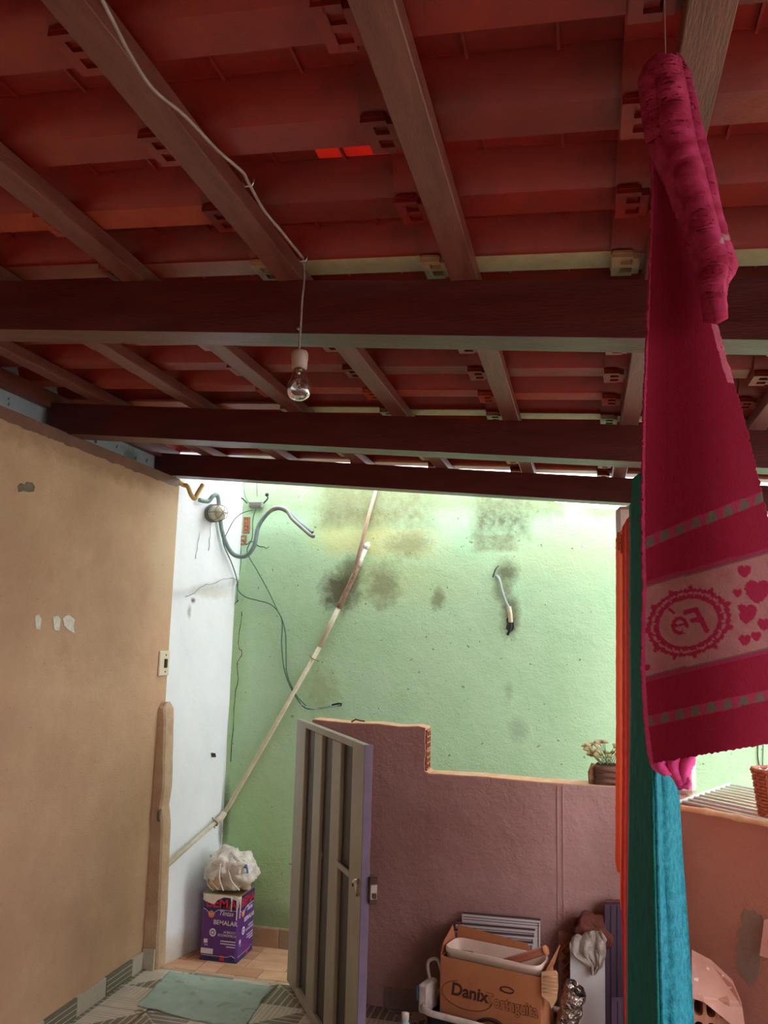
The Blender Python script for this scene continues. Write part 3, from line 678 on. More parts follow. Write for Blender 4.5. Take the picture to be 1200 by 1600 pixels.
# ---- conduits, wires, lamp at the corner
M_cond = mat('grey_green_conduit', srgb(128, 150, 144), srgb(108, 128, 122), 12, .5); M_cond2 = mat('grey_conduit', srgb(160, 160, 150), srgb(140, 142, 134), 12, .5)
M_yel = mat('yellowed_conduit', srgb(214, 180, 110), srgb(196, 160, 96), 12, .5); M_blk = mat('black_rubber', srgb(28, 26, 26), rough=.6)
def corrug(pts, r, k=7, amp=.06):
    P = spline(pts, k*3); return P, [r*(1+amp*((i % 2)*2-1)) for i in range(len(P))]
def cond(name, pts, r, mt, lab, cat='conduit', hole=True):
    root = empty(name, pts[0], lab, cat); P, R = corrug(pts, r)
    MB().tube(P, R, 10).build('tube', mt, root)
    if hole: e_ = P[-1]; d = (P[-1]-P[-2]).normalized(); MB().tube([e_+d*.0005, e_+d*.002], r*.72, 10).build('open_end', M_blk, root)
    return root
W = lambda x, y, o=.05: WW(x, y, o)
cond('conduit', [W(311,781,.05), W(325,783,.06), W(333,775,.07), W(340,775,.07), W(343,800,.05), W(347,830,.05), W(356,855,.06), W(368,868,.08), g(385,868,.14), g(397,852,.14), g(404,822,.13), g(420,800,.12), g(436,794,.12), g(450,800,.13), g(466,815,.13), g(488,832,.14)], .0135, M_cond, 'grey green conduit looping from the caged lamp over the green wall')
cond('conduit', [g(418,801,.15), g(430,793,.16), g(446,796,.16), g(456,810,.16), g(470,823,.16), g(485,836,.16), g(491,838,.16)], .0115, M_cond2, 'pale grey conduit lying along the end of the drooping green one')
cond('conduit', [V((XL-.03, 4.20, 2.585)), atpl(285,757,(0,4.26,0),(0,1,0)), atpl(293,760,(0,4.27,0),(0,1,0)), atpl(298,772,(0,4.28,0),(0,1,0)), atpl(304,779,(0,4.30,0),(0,1,0)), atpl(309,770,(0,4.32,0),(0,1,0)), atpl(317,757,(0,4.34,0),(0,1,0))], .013, M_yel, 'yellowed bent conduit poking over the end of the tan wall')
lamp = empty('caged_lamp', tuple(W(336, 803, .02)), 'small bulkhead lamp with dirty glass and wire cage on the white wall', 'lamp')
ax = (wn*.85 + V((.25, -.45, -.05))).normalized(); lc = W(333, 802, .045)
M_lglass = mat('dirty_lamp_glass', srgb(214, 210, 190), srgb(186, 180, 156), 12, .25, spec=.6); M_cage = mat('grey_lamp_metal', srgb(120, 118, 108), srgb(96, 92, 84), 20, .5, metal=.3)
MB().lathe([(.001, -.03), (.050, -.03), (.056, -.01), (.056, .012), (.048, .018), (.001, .018)], lc, 24, ax=ax).build('base', M_cage, lamp)
MB().lathe([(.046, .012), (.047, .04), (.044, .070), (.034, .092), (.016, .102), (.001, .104)], lc, 24, ax=ax).build('glass', M_lglass, lamp)
Qx = V((0,0,1)).rotation_difference(ax).to_matrix()
def cagept(r, z, t): return lc + Qx @ V((r*math.cos(t), r*math.sin(t), z))
for k in range(6):
    t = math.pi/3*k; MB().tube([cagept(.053, .010, t), cagept(.053, .05, t), cagept(.047, .082, t), cagept(.030, .104, t), cagept(.002, .110, t)], .0018, 6).build('cage_wire', M_cage, lamp)
for r, z in ((.054, .045), (.044, .090)): MB().tube([cagept(r, z, math.pi/12*i) for i in range(25)], .0018, 6).build('cage_ring', M_cage, lamp)
M_wg = mat('green_wire', srgb(70, 106, 88), rough=.5); M_ww = mat('pale_wire', srgb(150, 168, 160), rough=.5); M_wd = mat('dark_wire', srgb(60, 66, 62), rough=.5)
def wire(pts, mt, lab, r=.0028, cat='wire', name='loose_wire'): return tag(MB().tube(spline(pts, 5), r, 6).build(name, mt), lab, cat)
wire([g(400,795,.03), g(395,812,.03), g(394,840,.03), g(386,862,.03), g(402,892,.02), g(420,925,.02), g(434,955,.02), g(440,966,.02), g(446,990,.02), g(447,1030,.02), g(449,1055,.02), g(462,1085,.02), g(478,1103,.02)], M_wg, 'green wire dropping from the little terminal block to the hole above the gate', .0036)
wire([W(348,830,.07), W(349,850,.07), W(362,880,.05), g(370,905,.05), g(372,922,.03), g(384,933,.02), g(402,938,.02), g(422,944,.02), g(436,958,.02), g(441,975,.02), g(440,1005,.02), g(444,1045,.02), g(456,1078,.02), g(472,1102,.02), g(484,1108,.02), g(505,1106,.015), g(532,1101,.01)], M_wg, 'green wire curving from the caged lamp down past the crack to the wall hole', .0036)
wire([g(470,1100,.02), g(482,1106,.03), g(500,1108,.02), g(520,1104,.02), g(531,1102,.004)], M_ww, 'short pale wire lying into the hole above the gate', .0035)
wire([g(394,797,.05), g(378,802,.08), W(366,812,.10), W(358,826,.09), W(352,838,.07)], M_wd, 'thin dark wire bowed between the terminal block and the lamp conduit')
wire([g(402,735,.02), g(401,760,.02), g(402,776,.02)], M_wd, 'thin dark wire coming down from the roof to the terminal block', .002)
wire([g(380,735,.02), g(381,765,.03), g(384,778,.03), g(389,786,.03)], M_wd, 'thin dark wire beside the white corner going to the terminal block', .002)
jb = empty('terminal_block', tuple(G(400, 790)), 'small grey terminal block with tangled wires high on the green wall', 'terminal block')
c0 = G(400, 788, .02)
MB().bbox(c0.x-.045, c0.x+.045, YG-.035, YG, c0.z-.022, c0.z+.018, .003).build('block', M_cond2, jb)
for k in range(3): MB().bbox(c0.x-.040+.028*k, c0.x-.018+.028*k, YG-.042, YG-.033, c0.z-.016, c0.z+.010, .002).build('cover', M_cage, jb)
MB().tube(spline([g(386,786,.04), g(380,780,.04), g(377,778,.04)]), .006, 6).build('wire_end', M_wd, jb)
MB().tube(spline([g(412,786,.04), g(418,779,.05), g(417,773,.05), g(419,771,.05)]), .005, 6).build('wire_end', M_wd, jb)
lump('tape_knot', g(417,773,.05), (.012,.012,.012), M_blk, jb, 2, .2, 2, 12, False)
# hole above the gate and the hole with the torn cable
p = G(526, 1101); MB().prism([(p.x+a_, YG-.002, p.z+b_) for a_, b_ in ((-.03,-.008),(-.01,-.012),(.03,-.008),(.035,.010),(.01,.012),(-.015,.006),(-.032,.002))], (0, .003, 0)).build('wall_hole', M_dark, wf)
p = G(797, 975); MB().prism([(p.x+.022*math.cos(t*.52)*(1+.3*math.sin(t*3)), YG-.002, p.z+.05*math.sin(t*.52)) for t in range(12)], (0, .003, 0)).build('wall_hole', M_dark, wf)
cb = empty('torn_cable', tuple(g(785, 930)), 'short pale cable end sticking out of the mouldy hole in the green wall', 'cable')
MB().tube(spline([g(775,900,.002), g(780,905,.03), g(784,922,.04), g(789,938,.045), g(795,950,.045)]), .009, 8).build('sheath', M_ww, cb)
MB().tube(spline([g(795,948,.045), g(797,960,.04), g(798,972,.03)]), .013, 8).build('clay_sleeve', M_pvc, cb)
MB().tube(spline([g(798,970,.03), g(797,982,.03), g(793,992,.02)]), .008, 8).build('black_end', M_blk, cb)
MB().tube(spline([g(770,902,.01), g(774,890,.03), g(779,884,.02)]), .004, 8).build('stray_strand', M_wd, cb)
MB().tube([aty(549,1128,4.13), aty(556,1124,4.13), aty(563,1126,4.14), aty(570,1127,4.14)], .004, 6).build('rusty_wire', M_lock, wm)

# ---- light switch
sw = empty('light_switch', (XL, 4.17, 1.545), 'cream light switch with dark rocker near the end of the tan wall', 'switch')
M_sw = mat('cream_plastic', srgb(222, 210, 180), rough=.4)
ya, yb2 = atx(249, 1037, XL+.008).y, atx(264, 1037, XL+.008).y; zt_, zb_ = atx(256, 1017, XL+.008).z, atx(256, 1056, XL+.008).z
MB().bbox(XL-.001, XL+.011, ya, yb2, zb_, zt_, .004).build('plate', M_sw, sw)
yc, zc_ = (ya+yb2)/2+.008, (zt_+zb_)/2
MB().bbox(XL+.008, XL+.017, yc-.014, yc+.014, zc_-.024, zc_+.024, .002).build('rocker', M_blk, sw)
for dz in (-.045, .045): MB().lathe([(.001, .004), (.004, .004), (.005, 0)], (XL+.011, yc, zc_+dz), 8, ax=(1, 0, 0)).build('screw', M_cage, sw)

# ---- bulb hanging under the first beam
zbt = lambda x: zb(x)+BT-.006
M_cord = mat('grey_cord', srgb(156, 140, 132), srgb(128, 108, 100), 20, .5)
def slp(px, py, dz=0):
    d = ray(px, py); z0 = 2.575+BT+dz; t = (z0 + TA*XL - EYE.z)/(d.z + TA*d.x); return EYE + d*t
CP = [slp(x, y, -.010) for x, y in ((150,-20),(175,30),(205,88),(240,140),(290,182),(340,235),(378,268),(388,285),(412,328),(440,362),(473,403))]
cord = empty('ceiling_cord', tuple(CP[-1]), 'thin grey electric cord stapled along the third roof batten', 'cord')
MB().tube(spline(CP, 5), .0032, 6).build('run', M_cord, cord)
for i in (7, 10): MB().tube([CP[i]+V((-.012, 0, .006)), CP[i]+V((-.006, 0, -.008)), CP[i]+V((.008, 0, -.008)), CP[i]+V((.012, 0, .006))], .002, 6).build('staple', M_steel, cord)
YBU = CP[-1].y if CP[-1].y < 1.86 else 1.845
B = lambda x, y: aty(x, y, 1.842)
bl_ = empty('light_bulb', tuple(B(468, 626)), 'clear glass light bulb hanging from its grey cord below the nearest beam', 'light bulb')
MB().tube(spline([CP[-1], B(475,418), B(475,440), B(472,470), B(470,505), B(468,535), B(467,549)], 5), .0028, 6).build('cord', M_cord, bl_)
bc = B(468.5, 549); axd = V((.03, -.04, -1)).normalized()
k_ = 1.0
M_porc = mat('grey_bakelite', srgb(170, 140, 128), srgb(150, 122, 112), 20, .5)
MB().lathe([(.001, -.002), (.006, -.002), (.018, .001), (.0205, .006), (.0205, .022), (.0195, .024), (.0185, .043), (.016, .045), (.001, .045)], bc, 28, ax=axd).build('socket', M_porc, bl_)
M_glass = bpy.data.materials.new('bulb_glass'); M_glass.use_nodes = True
pb = M_glass.node_tree.nodes['Principled BSDF']; pb.inputs['Transmission Weight'].default_value = 1; pb.inputs['Roughness'].default_value = .02; pb.inputs['IOR'].default_value = 1.45
pb.inputs['Base Color'].default_value = (.95, .97, .95, 1)
prof = [(.0135, .042), (.0145, .052), (.0185, .066), (.025, .080), (.0290, .094), (.0285, .106), (.024, .116), (.015, .1225), (.006, .1245), (.0005, .125)]
sp = spline([(r, 0, z) for r, z in prof], 4); outer = [(max(p_.x, .0004), p_.z) for p_ in sp]
inner = [(max(r-.0007, .0003), z-.0007) for r, z in reversed(outer)]
MB().lathe(outer + inner, bc, 36, ax=axd).build('globe', M_glass, bl_)
M_scap = mat('brass_thread', srgb(150, 130, 90), rough=.4, metal=.8)
Qb = V((0,0,1)).rotation_difference(axd).to_matrix(); bp_ = lambda x, y, z: bc + Qb @ V((x, y, z))
MB().lathe([(.001, .040), (.0125, .040), (.0128, .053), (.011, .055), (.001, .055)], bc, 20, ax=axd).build('screw_base', M_scap, bl_)
MB().tube([bp_(0,0,.055), bp_(0,0,.075), bp_(0,0,.088)], [.005, .003, .004], 8).build('stem', M_glass, bl_)
for s_ in (-1, 1): MB().tube([bp_(s_*.002,0,.086), bp_(s_*.010,0,.096)], .0004, 5).build('support', M_steel, bl_)
MB().tube([bp_(-.010,0,.096), bp_(-.003,0,.098), bp_(.003,0,.098), bp_(.010,0,.096)], .0005, 5).build('filament', M_steel, bl_)
o = MB().lathe([(.001, .008), (.004, .008), (.003, 0)], B(462, 509)+V((0, .026, 0)), 10, ax=(0, -1, 0)).build('nail', M_steel, ce)

# ================================================================== TOWELS
M_tw = mat('pink_towel', (1, 1, 1, 1), srgb(120, 24, 54), 60, .95, .0006, 500, .1, attr='print')
def band(rows, v):                                          # piecewise rows of (L, R) pixel pairs
    n = len(rows)-1; t = min(max(v*n, 0), n-1e-6); i = int(t); f = t-i
    lerp = lambda a, b: (a[0]+(b[0]-a[0])*f, a[1]+(b[1]-a[1])*f)
    return lerp(rows[i][0], rows[i+1][0]), lerp(rows[i][1], rows[i+1][1])
towel = empty('hand_towel', tuple(aty(1040, 97, 1.0)), 'pink terry hand towel with pale printed border hanging closest to the camera', 'towel')
TR = [((1013,112),(1028,112)), ((1016,230),(1031,226)), ((1017,300),(1050,284)), ((1014,385),(1076,356)), ((1010,490),(1106,456)), ((1006,580),(1127,542)), ((1003,640),(1141,590)), ((1002,700),(1156,640)), ((1001,780),(1172,705)),
      ((1001,850),(1187,770)), ((1003,918),(1209,858)), ((1001,990),(1224,930)), ((1001,1060),(1240,1001)), ((1006,1138),(1258,1083)), ((1014,1194),(1268,1149))]
PK = srgb(116, 17, 36); PKL = srgb(164, 50, 84); GRN = srgb(78, 76, 60); PALE = srgb(138, 90, 86); PB = srgb(126, 24, 48)
def heart(x, y, cx, cy, s): X, Y = (x-cx)/s, -(y-cy)/s; return (X*X+Y*Y-1)**3 - X*X*Y**3*1.0 < 0
def seg(x, y, a, b):
    dx, dy = b[0]-a[0], b[1]-a[1]; t = max(0, min(1, ((x-a[0])*dx+(y-a[1])*dy)/(dx*dx+dy*dy))); return math.hypot(x-a[0]-t*dx, y-a[1]-t*dy)
def print_col(x, y):                                        # x, y in the units of the print
    top = 918 - (x-1003)*.275; bot = 1060 - (x-1003)*.245
    if top < y < bot:
        if y < top+2 or y > bot-2: return GRN
        cx, cy = 1075, 973
        X, Y = x-cx, y-cy + (x-cx)*.12; r = math.hypot(X/48, Y/39); th = math.atan2(Y, X)
        if r < .94:
            ls = [((1104,985),(1088,953)), ((1088,953),(1072,957)), ((1096,968),(1082,970))]          # F, seen from behind
            if min(seg(x, y, *s) for s in ls) < 3.8: return PB
            e_ = math.hypot((x-1063), (y-978)*.95)
            if 7.5 < e_ < 13.5 and not (x > 1063 and -2 < y-983 < 5 and x > 1068): return PB
            if seg(x, y, (1053,979), (1073,974)) < 2.2: return PB
            if seg(x, y, (1046,952), (1054,958)) < 2.2: return PB
            return PALE
        if r < 1.05: return PB
        if r < 1.62:
            t_ = (th+.2)*11/math.pi; c_ = abs((t_ % 1)-.5); kk = int(t_ // 1) % 2
            ro = 1.50 if kk else 1.38
            ring = abs(r-1.27) < .045 + .05*math.sin(th*22)
            petal = r < ro - 1.0*c_*c_*(2.2 if kk else 1.6) and not (abs(r-1.17) < .045 and c_ < .32)
            return PB if (petal or ring) else PALE
        for h in ((1160,895,9),(1180,928,17),(1163,962,14),(1190,978,9),(1150,928,6),(1178,996,7),(1161,1002,8),(1011,1044,5),(1213,905,12),(1224,950,14),(1212,985,9)):
            if heart(x, y, *h): return PB
        return PALE
    for t0_, sl, w in ((842, -.40, 18), (1120, -.22, 17)):
        yy = t0_ + (x-1003)*sl
        if yy < y < yy+w:
            ph = ((x-1003) % 24)/24; f_ = (y-yy)/w
            return GRN if abs(ph-.5) < .12+.25*f_ and .08 < f_ < .95 else srgb(130, 40, 64)
    if abs(y-top) < 8 and y < top: return srgb(120, 36, 58)
    if 0 < y-bot < 7: return srgb(120, 36, 58)
    return PK
def towel_panel():
    nu, nv = 150, 520; pxs = []; mb = MB()
    def P(u, v):
        (lx, ly), (rx, ry) = band(TR, v)
        jx = (noise.noise(V((v*180, 0, 0)))*2.2 + noise.noise(V((v*60, 4, 0)))*2)*(1 if u < .02 or u > .98 else 0)
        x = lx + (rx-lx)*u + jx; y = ly + (ry-ly)*u + (noise.noise(V((u*50, 9, 0)))*2.5 if v > .995 else 0)
        pxs.append((x, y, (rx-lx)*(1-u)))
        d = 1.0 + .016*math.sin(u*5+v*2.2)*v + .030*u*v + .0004*noise.noise(V((x*.35, y*.35, 0)))
        return aty(x, y, d)
    mb.grid(P, nu, nv); o = mb.build('front_panel', M_tw, towel, fix=False)
    def c(i):
        x, y, rd_ = pxs[i]; u = (i % (nu+1))/nu
        if rd_ < 9 and y < 600: return srgb(178, 88, 108)                 # pale sewn edge
        if u < .03: return PKL
        return print_col(x, y)
    paint(o.data, c)
    md = o.modifiers.new('thick', 'SOLIDIFY'); md.thickness = .004; md.offset = -1
towel_panel()
FR = [((1034,96),(1046,96)), ((1020,108),(1058,103)), ((1012,125),(1066,122)), ((1015,155),(1075,155)), ((1018,185),(1082,195)), ((1025,225),(1094,240)), ((1055,287),(1104,290)), ((1071,332),(1113,336)), ((1083,364),(1125,381)), ((1096,407),(1137,417)), ((1106,441),(1123,437)), ((1111,465),(1118,462)), ((1116,500),(1120,498))]
def fold():
    mb = MB(); pxs = []
    def P(u, v):
        (lx, ly), (rx, ry) = band(FR, v)
        x = lx + (rx-lx)*u; y = ly + (ry-ly)*u
        x += 1.6*noise.noise(V((v*60, u*3, 0)))*(abs(u-.5)*2)**3
        b = math.sin(math.pi*u)*.030 + .016*abs(math.sin(u*math.pi*2.2+v*1.2+.4)) + .003*noise.noise(V((x*.06, y*.04, 3))) + .0012*noise.noise(V((x*.35, y*.35, 8)))
        pxs.append((x, y, u)); return aty(x, y, .985 - b)
    mb.grid(P, 60, 220); o = mb.build('folded_corner', M_tw, towel, fix=False)
    def c(i):
        x, y, u = pxs[i]
        if 1110 < x < 1123 and abs(y-382+(x-1116)*.4) < 4: return srgb(150, 110, 110)
        k_ = min(1, max(0, .55 + noise.noise(V((x*.09, y*.05, 0)))*.9 + .35*noise.noise(V((x*.5, y*.5, 5))))); return tuple(PB[q_]*(1-k_) + PKL[q_]*k_ for q_ in range(3)) + (1,)
    paint(o.data, c)
    md = o.modifiers.new('thick', 'SOLIDIFY'); md.thickness = .012; md.offset = -1
fold()
def flap():
    mb = MB(); FL = [((1012,1182),(1082,1176)), ((1020,1196),(1082,1190)), ((1036,1206),(1080,1204)), ((1052,1216),(1078,1214)), ((1062,1228),(1074,1228)), ((1065,1232),(1072,1231))]
    def P(u, v):
        (lx, ly), (rx, ry) = band(FL, v); x = lx+(rx-lx)*u; y = ly+(ry-ly)*u + 2*noise.noise(V((u*20, v*4, 0)))
        return aty(x, y, 1.05 + .006*math.sin(u*18+v*9))
    mb.grid(P, 30, 20); o = mb.build('back_flap', M_tw, towel, fix=False); paint(o.data, lambda i: srgb(232, 84, 150))
    md = o.modifiers.new('thick', 'SOLIDIFY'); md.thickness = .004
flap()
tp = aty(1040, 98, .975)
M_line = mat('nylon_line', srgb(150, 120, 116), rough=.5)
MB().tube([tp+V((0, 0, -.01)), tp+V((.001, 0, .10)), V((tp.x, tp.y, zb(tp.x)+BT+BH))], .0005, 6).build('hanging_string', M_line, towel)
# hanging towels further along the line
XLN = .19; ZLN = 2.115
ln = MB().tube(spline([(XLN, 1.5, zb(XLN)+BT+BH-.01), (XLN, 1.5, 2.35), (XLN, 1.5, ZLN+.01), (XLN, 1.6, ZLN), (XLN, 2.8, ZLN-.01), (XLN+.01, 4.097, ZLN)], 4), .0016, 6).build('clothesline', M_line)
tag(ln, 'thin nylon clothesline strung from the roof to the pillar with the towels on it', 'clothesline')
def towel_sheet(name, rows, yL, yR, mt, par, wave=.006, nu=26, nv=120, th=.006, seed=0):
    def P(u, v):
        (lx, ly), (rx, ry) = band(rows, v); x = lx+(rx-lx)*u; y = ly+(ry-ly)*u
        e_ = .8*noise.noise(V((v*90, seed, 0))) if u < .01 or u > .99 else 0
        d = yL + (yR-yL)*u + wave*math.sin(u*9+seed+v*2) + wave*.5*noise.noise(V((u*4, v*9, seed)))
        return aty(x+e_, y, d)
    o = MB().grid(P, nu, nv).build(name, mt, par, fix=False); md = o.modifiers.new('thick', 'SOLIDIFY'); md.thickness = th
    return o
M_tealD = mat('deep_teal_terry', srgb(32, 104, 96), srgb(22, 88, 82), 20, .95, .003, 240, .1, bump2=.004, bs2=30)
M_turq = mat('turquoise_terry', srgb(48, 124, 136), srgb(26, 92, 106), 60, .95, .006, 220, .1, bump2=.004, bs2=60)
M_teale = mat('teal_edge', srgb(84, 140, 124), srgb(50, 110, 100), 60, .95, .003, 300)
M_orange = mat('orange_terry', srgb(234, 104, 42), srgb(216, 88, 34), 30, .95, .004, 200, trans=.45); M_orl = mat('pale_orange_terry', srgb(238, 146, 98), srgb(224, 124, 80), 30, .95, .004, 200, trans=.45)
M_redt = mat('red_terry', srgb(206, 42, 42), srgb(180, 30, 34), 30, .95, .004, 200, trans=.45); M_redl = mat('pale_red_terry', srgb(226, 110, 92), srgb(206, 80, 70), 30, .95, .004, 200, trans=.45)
teal = empty('bath_towel', (.19, 2.2, ZLN), 'teal bath towel folded over the line, seen almost edge on behind the pink towel', 'towel', 'bath towels on the clothesline')
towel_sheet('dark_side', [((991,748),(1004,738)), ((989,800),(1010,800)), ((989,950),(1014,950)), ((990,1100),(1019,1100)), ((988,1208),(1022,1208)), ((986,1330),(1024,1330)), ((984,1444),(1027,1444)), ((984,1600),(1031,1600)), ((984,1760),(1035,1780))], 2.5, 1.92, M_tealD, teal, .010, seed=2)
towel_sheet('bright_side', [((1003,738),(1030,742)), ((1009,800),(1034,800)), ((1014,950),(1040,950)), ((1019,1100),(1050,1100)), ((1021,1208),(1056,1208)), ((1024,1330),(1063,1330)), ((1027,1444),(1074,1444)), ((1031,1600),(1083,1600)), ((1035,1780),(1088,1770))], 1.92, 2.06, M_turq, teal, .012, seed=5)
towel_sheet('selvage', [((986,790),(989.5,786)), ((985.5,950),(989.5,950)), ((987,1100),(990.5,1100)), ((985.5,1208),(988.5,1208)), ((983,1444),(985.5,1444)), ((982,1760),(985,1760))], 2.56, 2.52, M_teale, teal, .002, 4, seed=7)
red = empty('bath_towel', (.19, 3.0, ZLN), 'red bath towel hanging edge on between the orange towel and the teal towel', 'towel', 'bath towels on the clothesline')
towel_sheet('near_layer', [((981,812),(987,806)), ((981,900),(987.5,900)), ((982,1200),(988,1200)), ((981,1400),(986,1400)), ((981,1600),(985,1600)), ((982,1700),(985,1700))], 2.95, 2.75, M_redt, red, .004, 10, seed=1)
towel_sheet('middle_layer', [((979,816),(982,812)), ((979,900),(982,900)), ((979,1200),(983,1200)), ((977,1400),(982,1400)), ((979.5,1600),(982,1600)), ((981,1700),(983,1700))], 3.02, 2.98, M_redl, red, .002, 6, seed=3)
towel_sheet('far_layer', [((974.5,824),(979.5,816)), ((975,900),(979.5,900)), ((975,1200),(979.5,1200)), ((973,1400),(978,1400)), ((978,1600),(980,1600)), ((980,1690),(981.5,1700))], 3.2, 3.05, M_redt, red, .004, 10, seed=4)
org = empty('bath_towel', (.19, 3.4, ZLN), 'orange bath towel hanging edge on in front of the pillar, leftmost on the line', 'towel', 'bath towels on the clothesline')
towel_sheet('far_side', [((964,842),(970,832)), ((964.5,900),(971,900)), ((964.5,1150),(971.5,1150)), ((964,1300),(971.5,1300)), ((963.5,1345),(971,1352)), ((967,1362),(971,1365))], 3.65, 3.4, M_orange, org, .006, 14, seed=6)
towel_sheet('near_side', [((970,832),(975.5,826)), ((970.5,900),(975.5,900)), ((971,1150),(975.5,1150)), ((971,1300),(975,1300)), ((971,1400),(974,1405)), ((972.5,1420),(974,1425))], 3.4, 3.25, M_orl, org, .004, 12, seed=9)
M_peg = mat('wooden_peg', srgb(198, 120, 84), rough=.8)
for nm, (x_, y_, yy), lab in (('a', (970, 846, 3.36), 'wooden clothes peg pinching the orange towel, the left one'), ('b', (975.5, 850, 3.2), 'wooden clothes peg beside the orange towel, the right one')):
    c_ = aty(x_, y_, yy); pg = empty('clothes_peg', tuple(c_), lab, 'clothes peg', 'clothes pegs on the line')
    for s_ in (-1, 1): MB().prism([(c_.x-.014, c_.y+s_*.002, c_.z-.035), (c_.x-.014, c_.y+s_*.009, c_.z-.035), (c_.x-.014, c_.y+s_*.012, c_.z+.035), (c_.x-.014, c_.y+s_*.006, c_.z+.035)], (.010, 0, 0)).build('prong', M_peg, pg)
    MB().tube([(c_.x-.016, c_.y-.008, c_.z+.004), (c_.x-.002, c_.y, c_.z+.008), (c_.x-.016, c_.y+.010, c_.z+.004)], .002, 6).build('spring', M_blk, pg)

# ================================================================== THINGS ON THE LOW WALL AND RACK
M_wood = mat('brown_bark', srgb(128, 86, 66), srgb(96, 62, 48), 20, .9, .004, 60, grain=(1, 1, 4)); M_bark = mat('pale_bark', srgb(172, 132, 96), srgb(132, 96, 68), 20, .9, .004, 50)
M_soil = mat('dark_soil', srgb(60, 42, 32), rough=1); M_stem = mat('dry_stem', srgb(120, 130, 74), srgb(150, 140, 90), 20, .9); M_flow = mat('dry_flower', srgb(206, 186, 140), srgb(170, 140, 96), 40, .9)
pb_ = aty(945, 1229, 4.15); pot = empty('potted_plant', (pb_.x, 4.15, 1.068), 'small square wooden pot of dried pale flowers on the low wall', 'plant')
PX0, PX1 = aty(930, 1215, 4.15).x, aty(967, 1215, 4.15).x; pz = 1.066
MB().bbox(PX0, PX1, 4.10, 4.20, pz, pz+.085, .006).build('pot', M_wood, pot)
for k in range(3): MB().tube([(PX0-.002, 4.098, pz+.018+.026*k), (PX1+.002, 4.098, pz+.018+.026*k)], .0105, 8).build('log_strip', M_wood, pot)
MB().tube([(PX0-.012, 4.13, pz+.002), (PX0-.016, 4.13, pz+.05), (PX0-.006, 4.13, pz+.088)], [.020, .018, .012], 10).build('bark_post', M_bark, pot)
MB().box(PX0+.008, PX1-.008, 4.108, 4.192, pz+.08, pz+.088).build('soil', M_soil, pot)
random.seed(11)
for k in range(26):
    bx, by = random.uniform(PX0+.02, PX1-.02), random.uniform(4.12, 4.18)
    hx, hy, hz = bx+random.uniform(-.075, .07), by+random.uniform(-.04, .04), pz+random.uniform(.115, .185)
    st = MB().tube(spline([(bx, by, pz+.085), ((bx*2+hx)/3, by, pz+.11), (hx, hy, hz)], 3), .0016, 5).build('stem', M_stem, pot)
    MB().lathe([(.001, -.004), (.008, 0), (.015+random.uniform(0,.005), .006), (.009, .011), (.001, .012)], (hx, hy, hz), 7, ax=(random.uniform(-.5,.5), random.uniform(-.8,0), 1)).build('flower', M_flow, st)
# rack
M_rack = mat('white_rack_wire', srgb(214, 214, 206), rough=.4); M_bam = mat('bamboo', srgb(214, 176, 136), srgb(190, 146, 108), 20, .5)
rack = empty('drying_rack', tuple(atz(1100, 1262, 1.06)), 'white slatted rack lying over the yard behind the salmon wall', 'rack')
RZ = 1.062
ra = atz(1061, 1253, RZ); rb = atz(1141, 1225, RZ); rdir = rd.copy()
MB().tube([ra, rb], .008, 8).build('side_rail', M_rack, rack); MB().tube([ra+rdir*.62, rb+rdir*.62], .008, 8).build('side_rail', M_rack, rack)
for k in range(10):
    s_ = ra.lerp(rb, (k+.35)/9.6); MB().tube([s_, s_+rdir*.62], .0055, 8).build('slat', M_rack, rack)
b0 = atz(1058, 1262, RZ+.004); b1 = atz(1205, 1287, RZ+.004); bd = (b1-b0).normalized()
bb = empty('bamboo_pole', tuple(b0), 'knotty bamboo pole lying on top of the salmon wall', 'pole')
n_ = 9; L_ = 1.1; P_, R_ = [], []
for k in range(n_*4+1):
    t = k/(n_*4); P_.append(b0+bd*L_*t+V((0, 0, .003*math.sin(t*14)))); R_.append(.0115+(.0035 if k % 4 == 0 else 0))
MB().tube(P_, R_, 10).build('culm', M_bam, bb)
# basket
M_wick = mat('wicker', srgb(188, 112, 78), srgb(156, 86, 58), 30, .7); M_line2 = mat('white_lining', srgb(214, 206, 208), rough=.6)
bc2 = atz(1218, 1274, RZ+.012); bk = empty('wicker_basket', tuple(bc2), 'round wicker basket with white lining standing on the rack at the right edge', 'basket')
RB = .088; HB = .165
for k in range(14):
    t = k/13; r = RB*(.78+.22*t); z = HB*t
    pts_ = [bc2+V(((r+.004*(1 if (i+k) % 2 else -1))*math.cos(2*math.pi*i/28), (r+.004*(1 if (i+k) % 2 else -1))*math.sin(2*math.pi*i/28), z)) for i in range(29)]
    MB().tube(pts_, .0062 if k < 13 else .009, 6).build('woven_ring', M_wick, bk)
for i in range(14):
    a_ = 2*math.pi*i/14; MB().tube([bc2+V((RB*.78*math.cos(a_), RB*.78*math.sin(a_), 0)), bc2+V((RB*math.cos(a_), RB*math.sin(a_), HB))], .005, 6).build('stake', M_wick, bk)
MB().lathe([(.001, .006), (RB*.72, .006), (RB*.93, HB-.004), (RB*.97, HB+.006)], bc2, 28).build('lining', M_line2, bk)
wire([aty(1186,1130,4.915), aty(1184,1180,4.915), aty(1189,1205,4.915), aty(1196,1222,4.915)], M_wd, 'thin dark wire hanging down behind the basket, the bowed one', .003)
wire([aty(1194,1130,4.915), aty(1192,1180,4.915), aty(1192,1215,4.915)], M_wd, 'thin straight dark wire hanging beside the basket', .002)

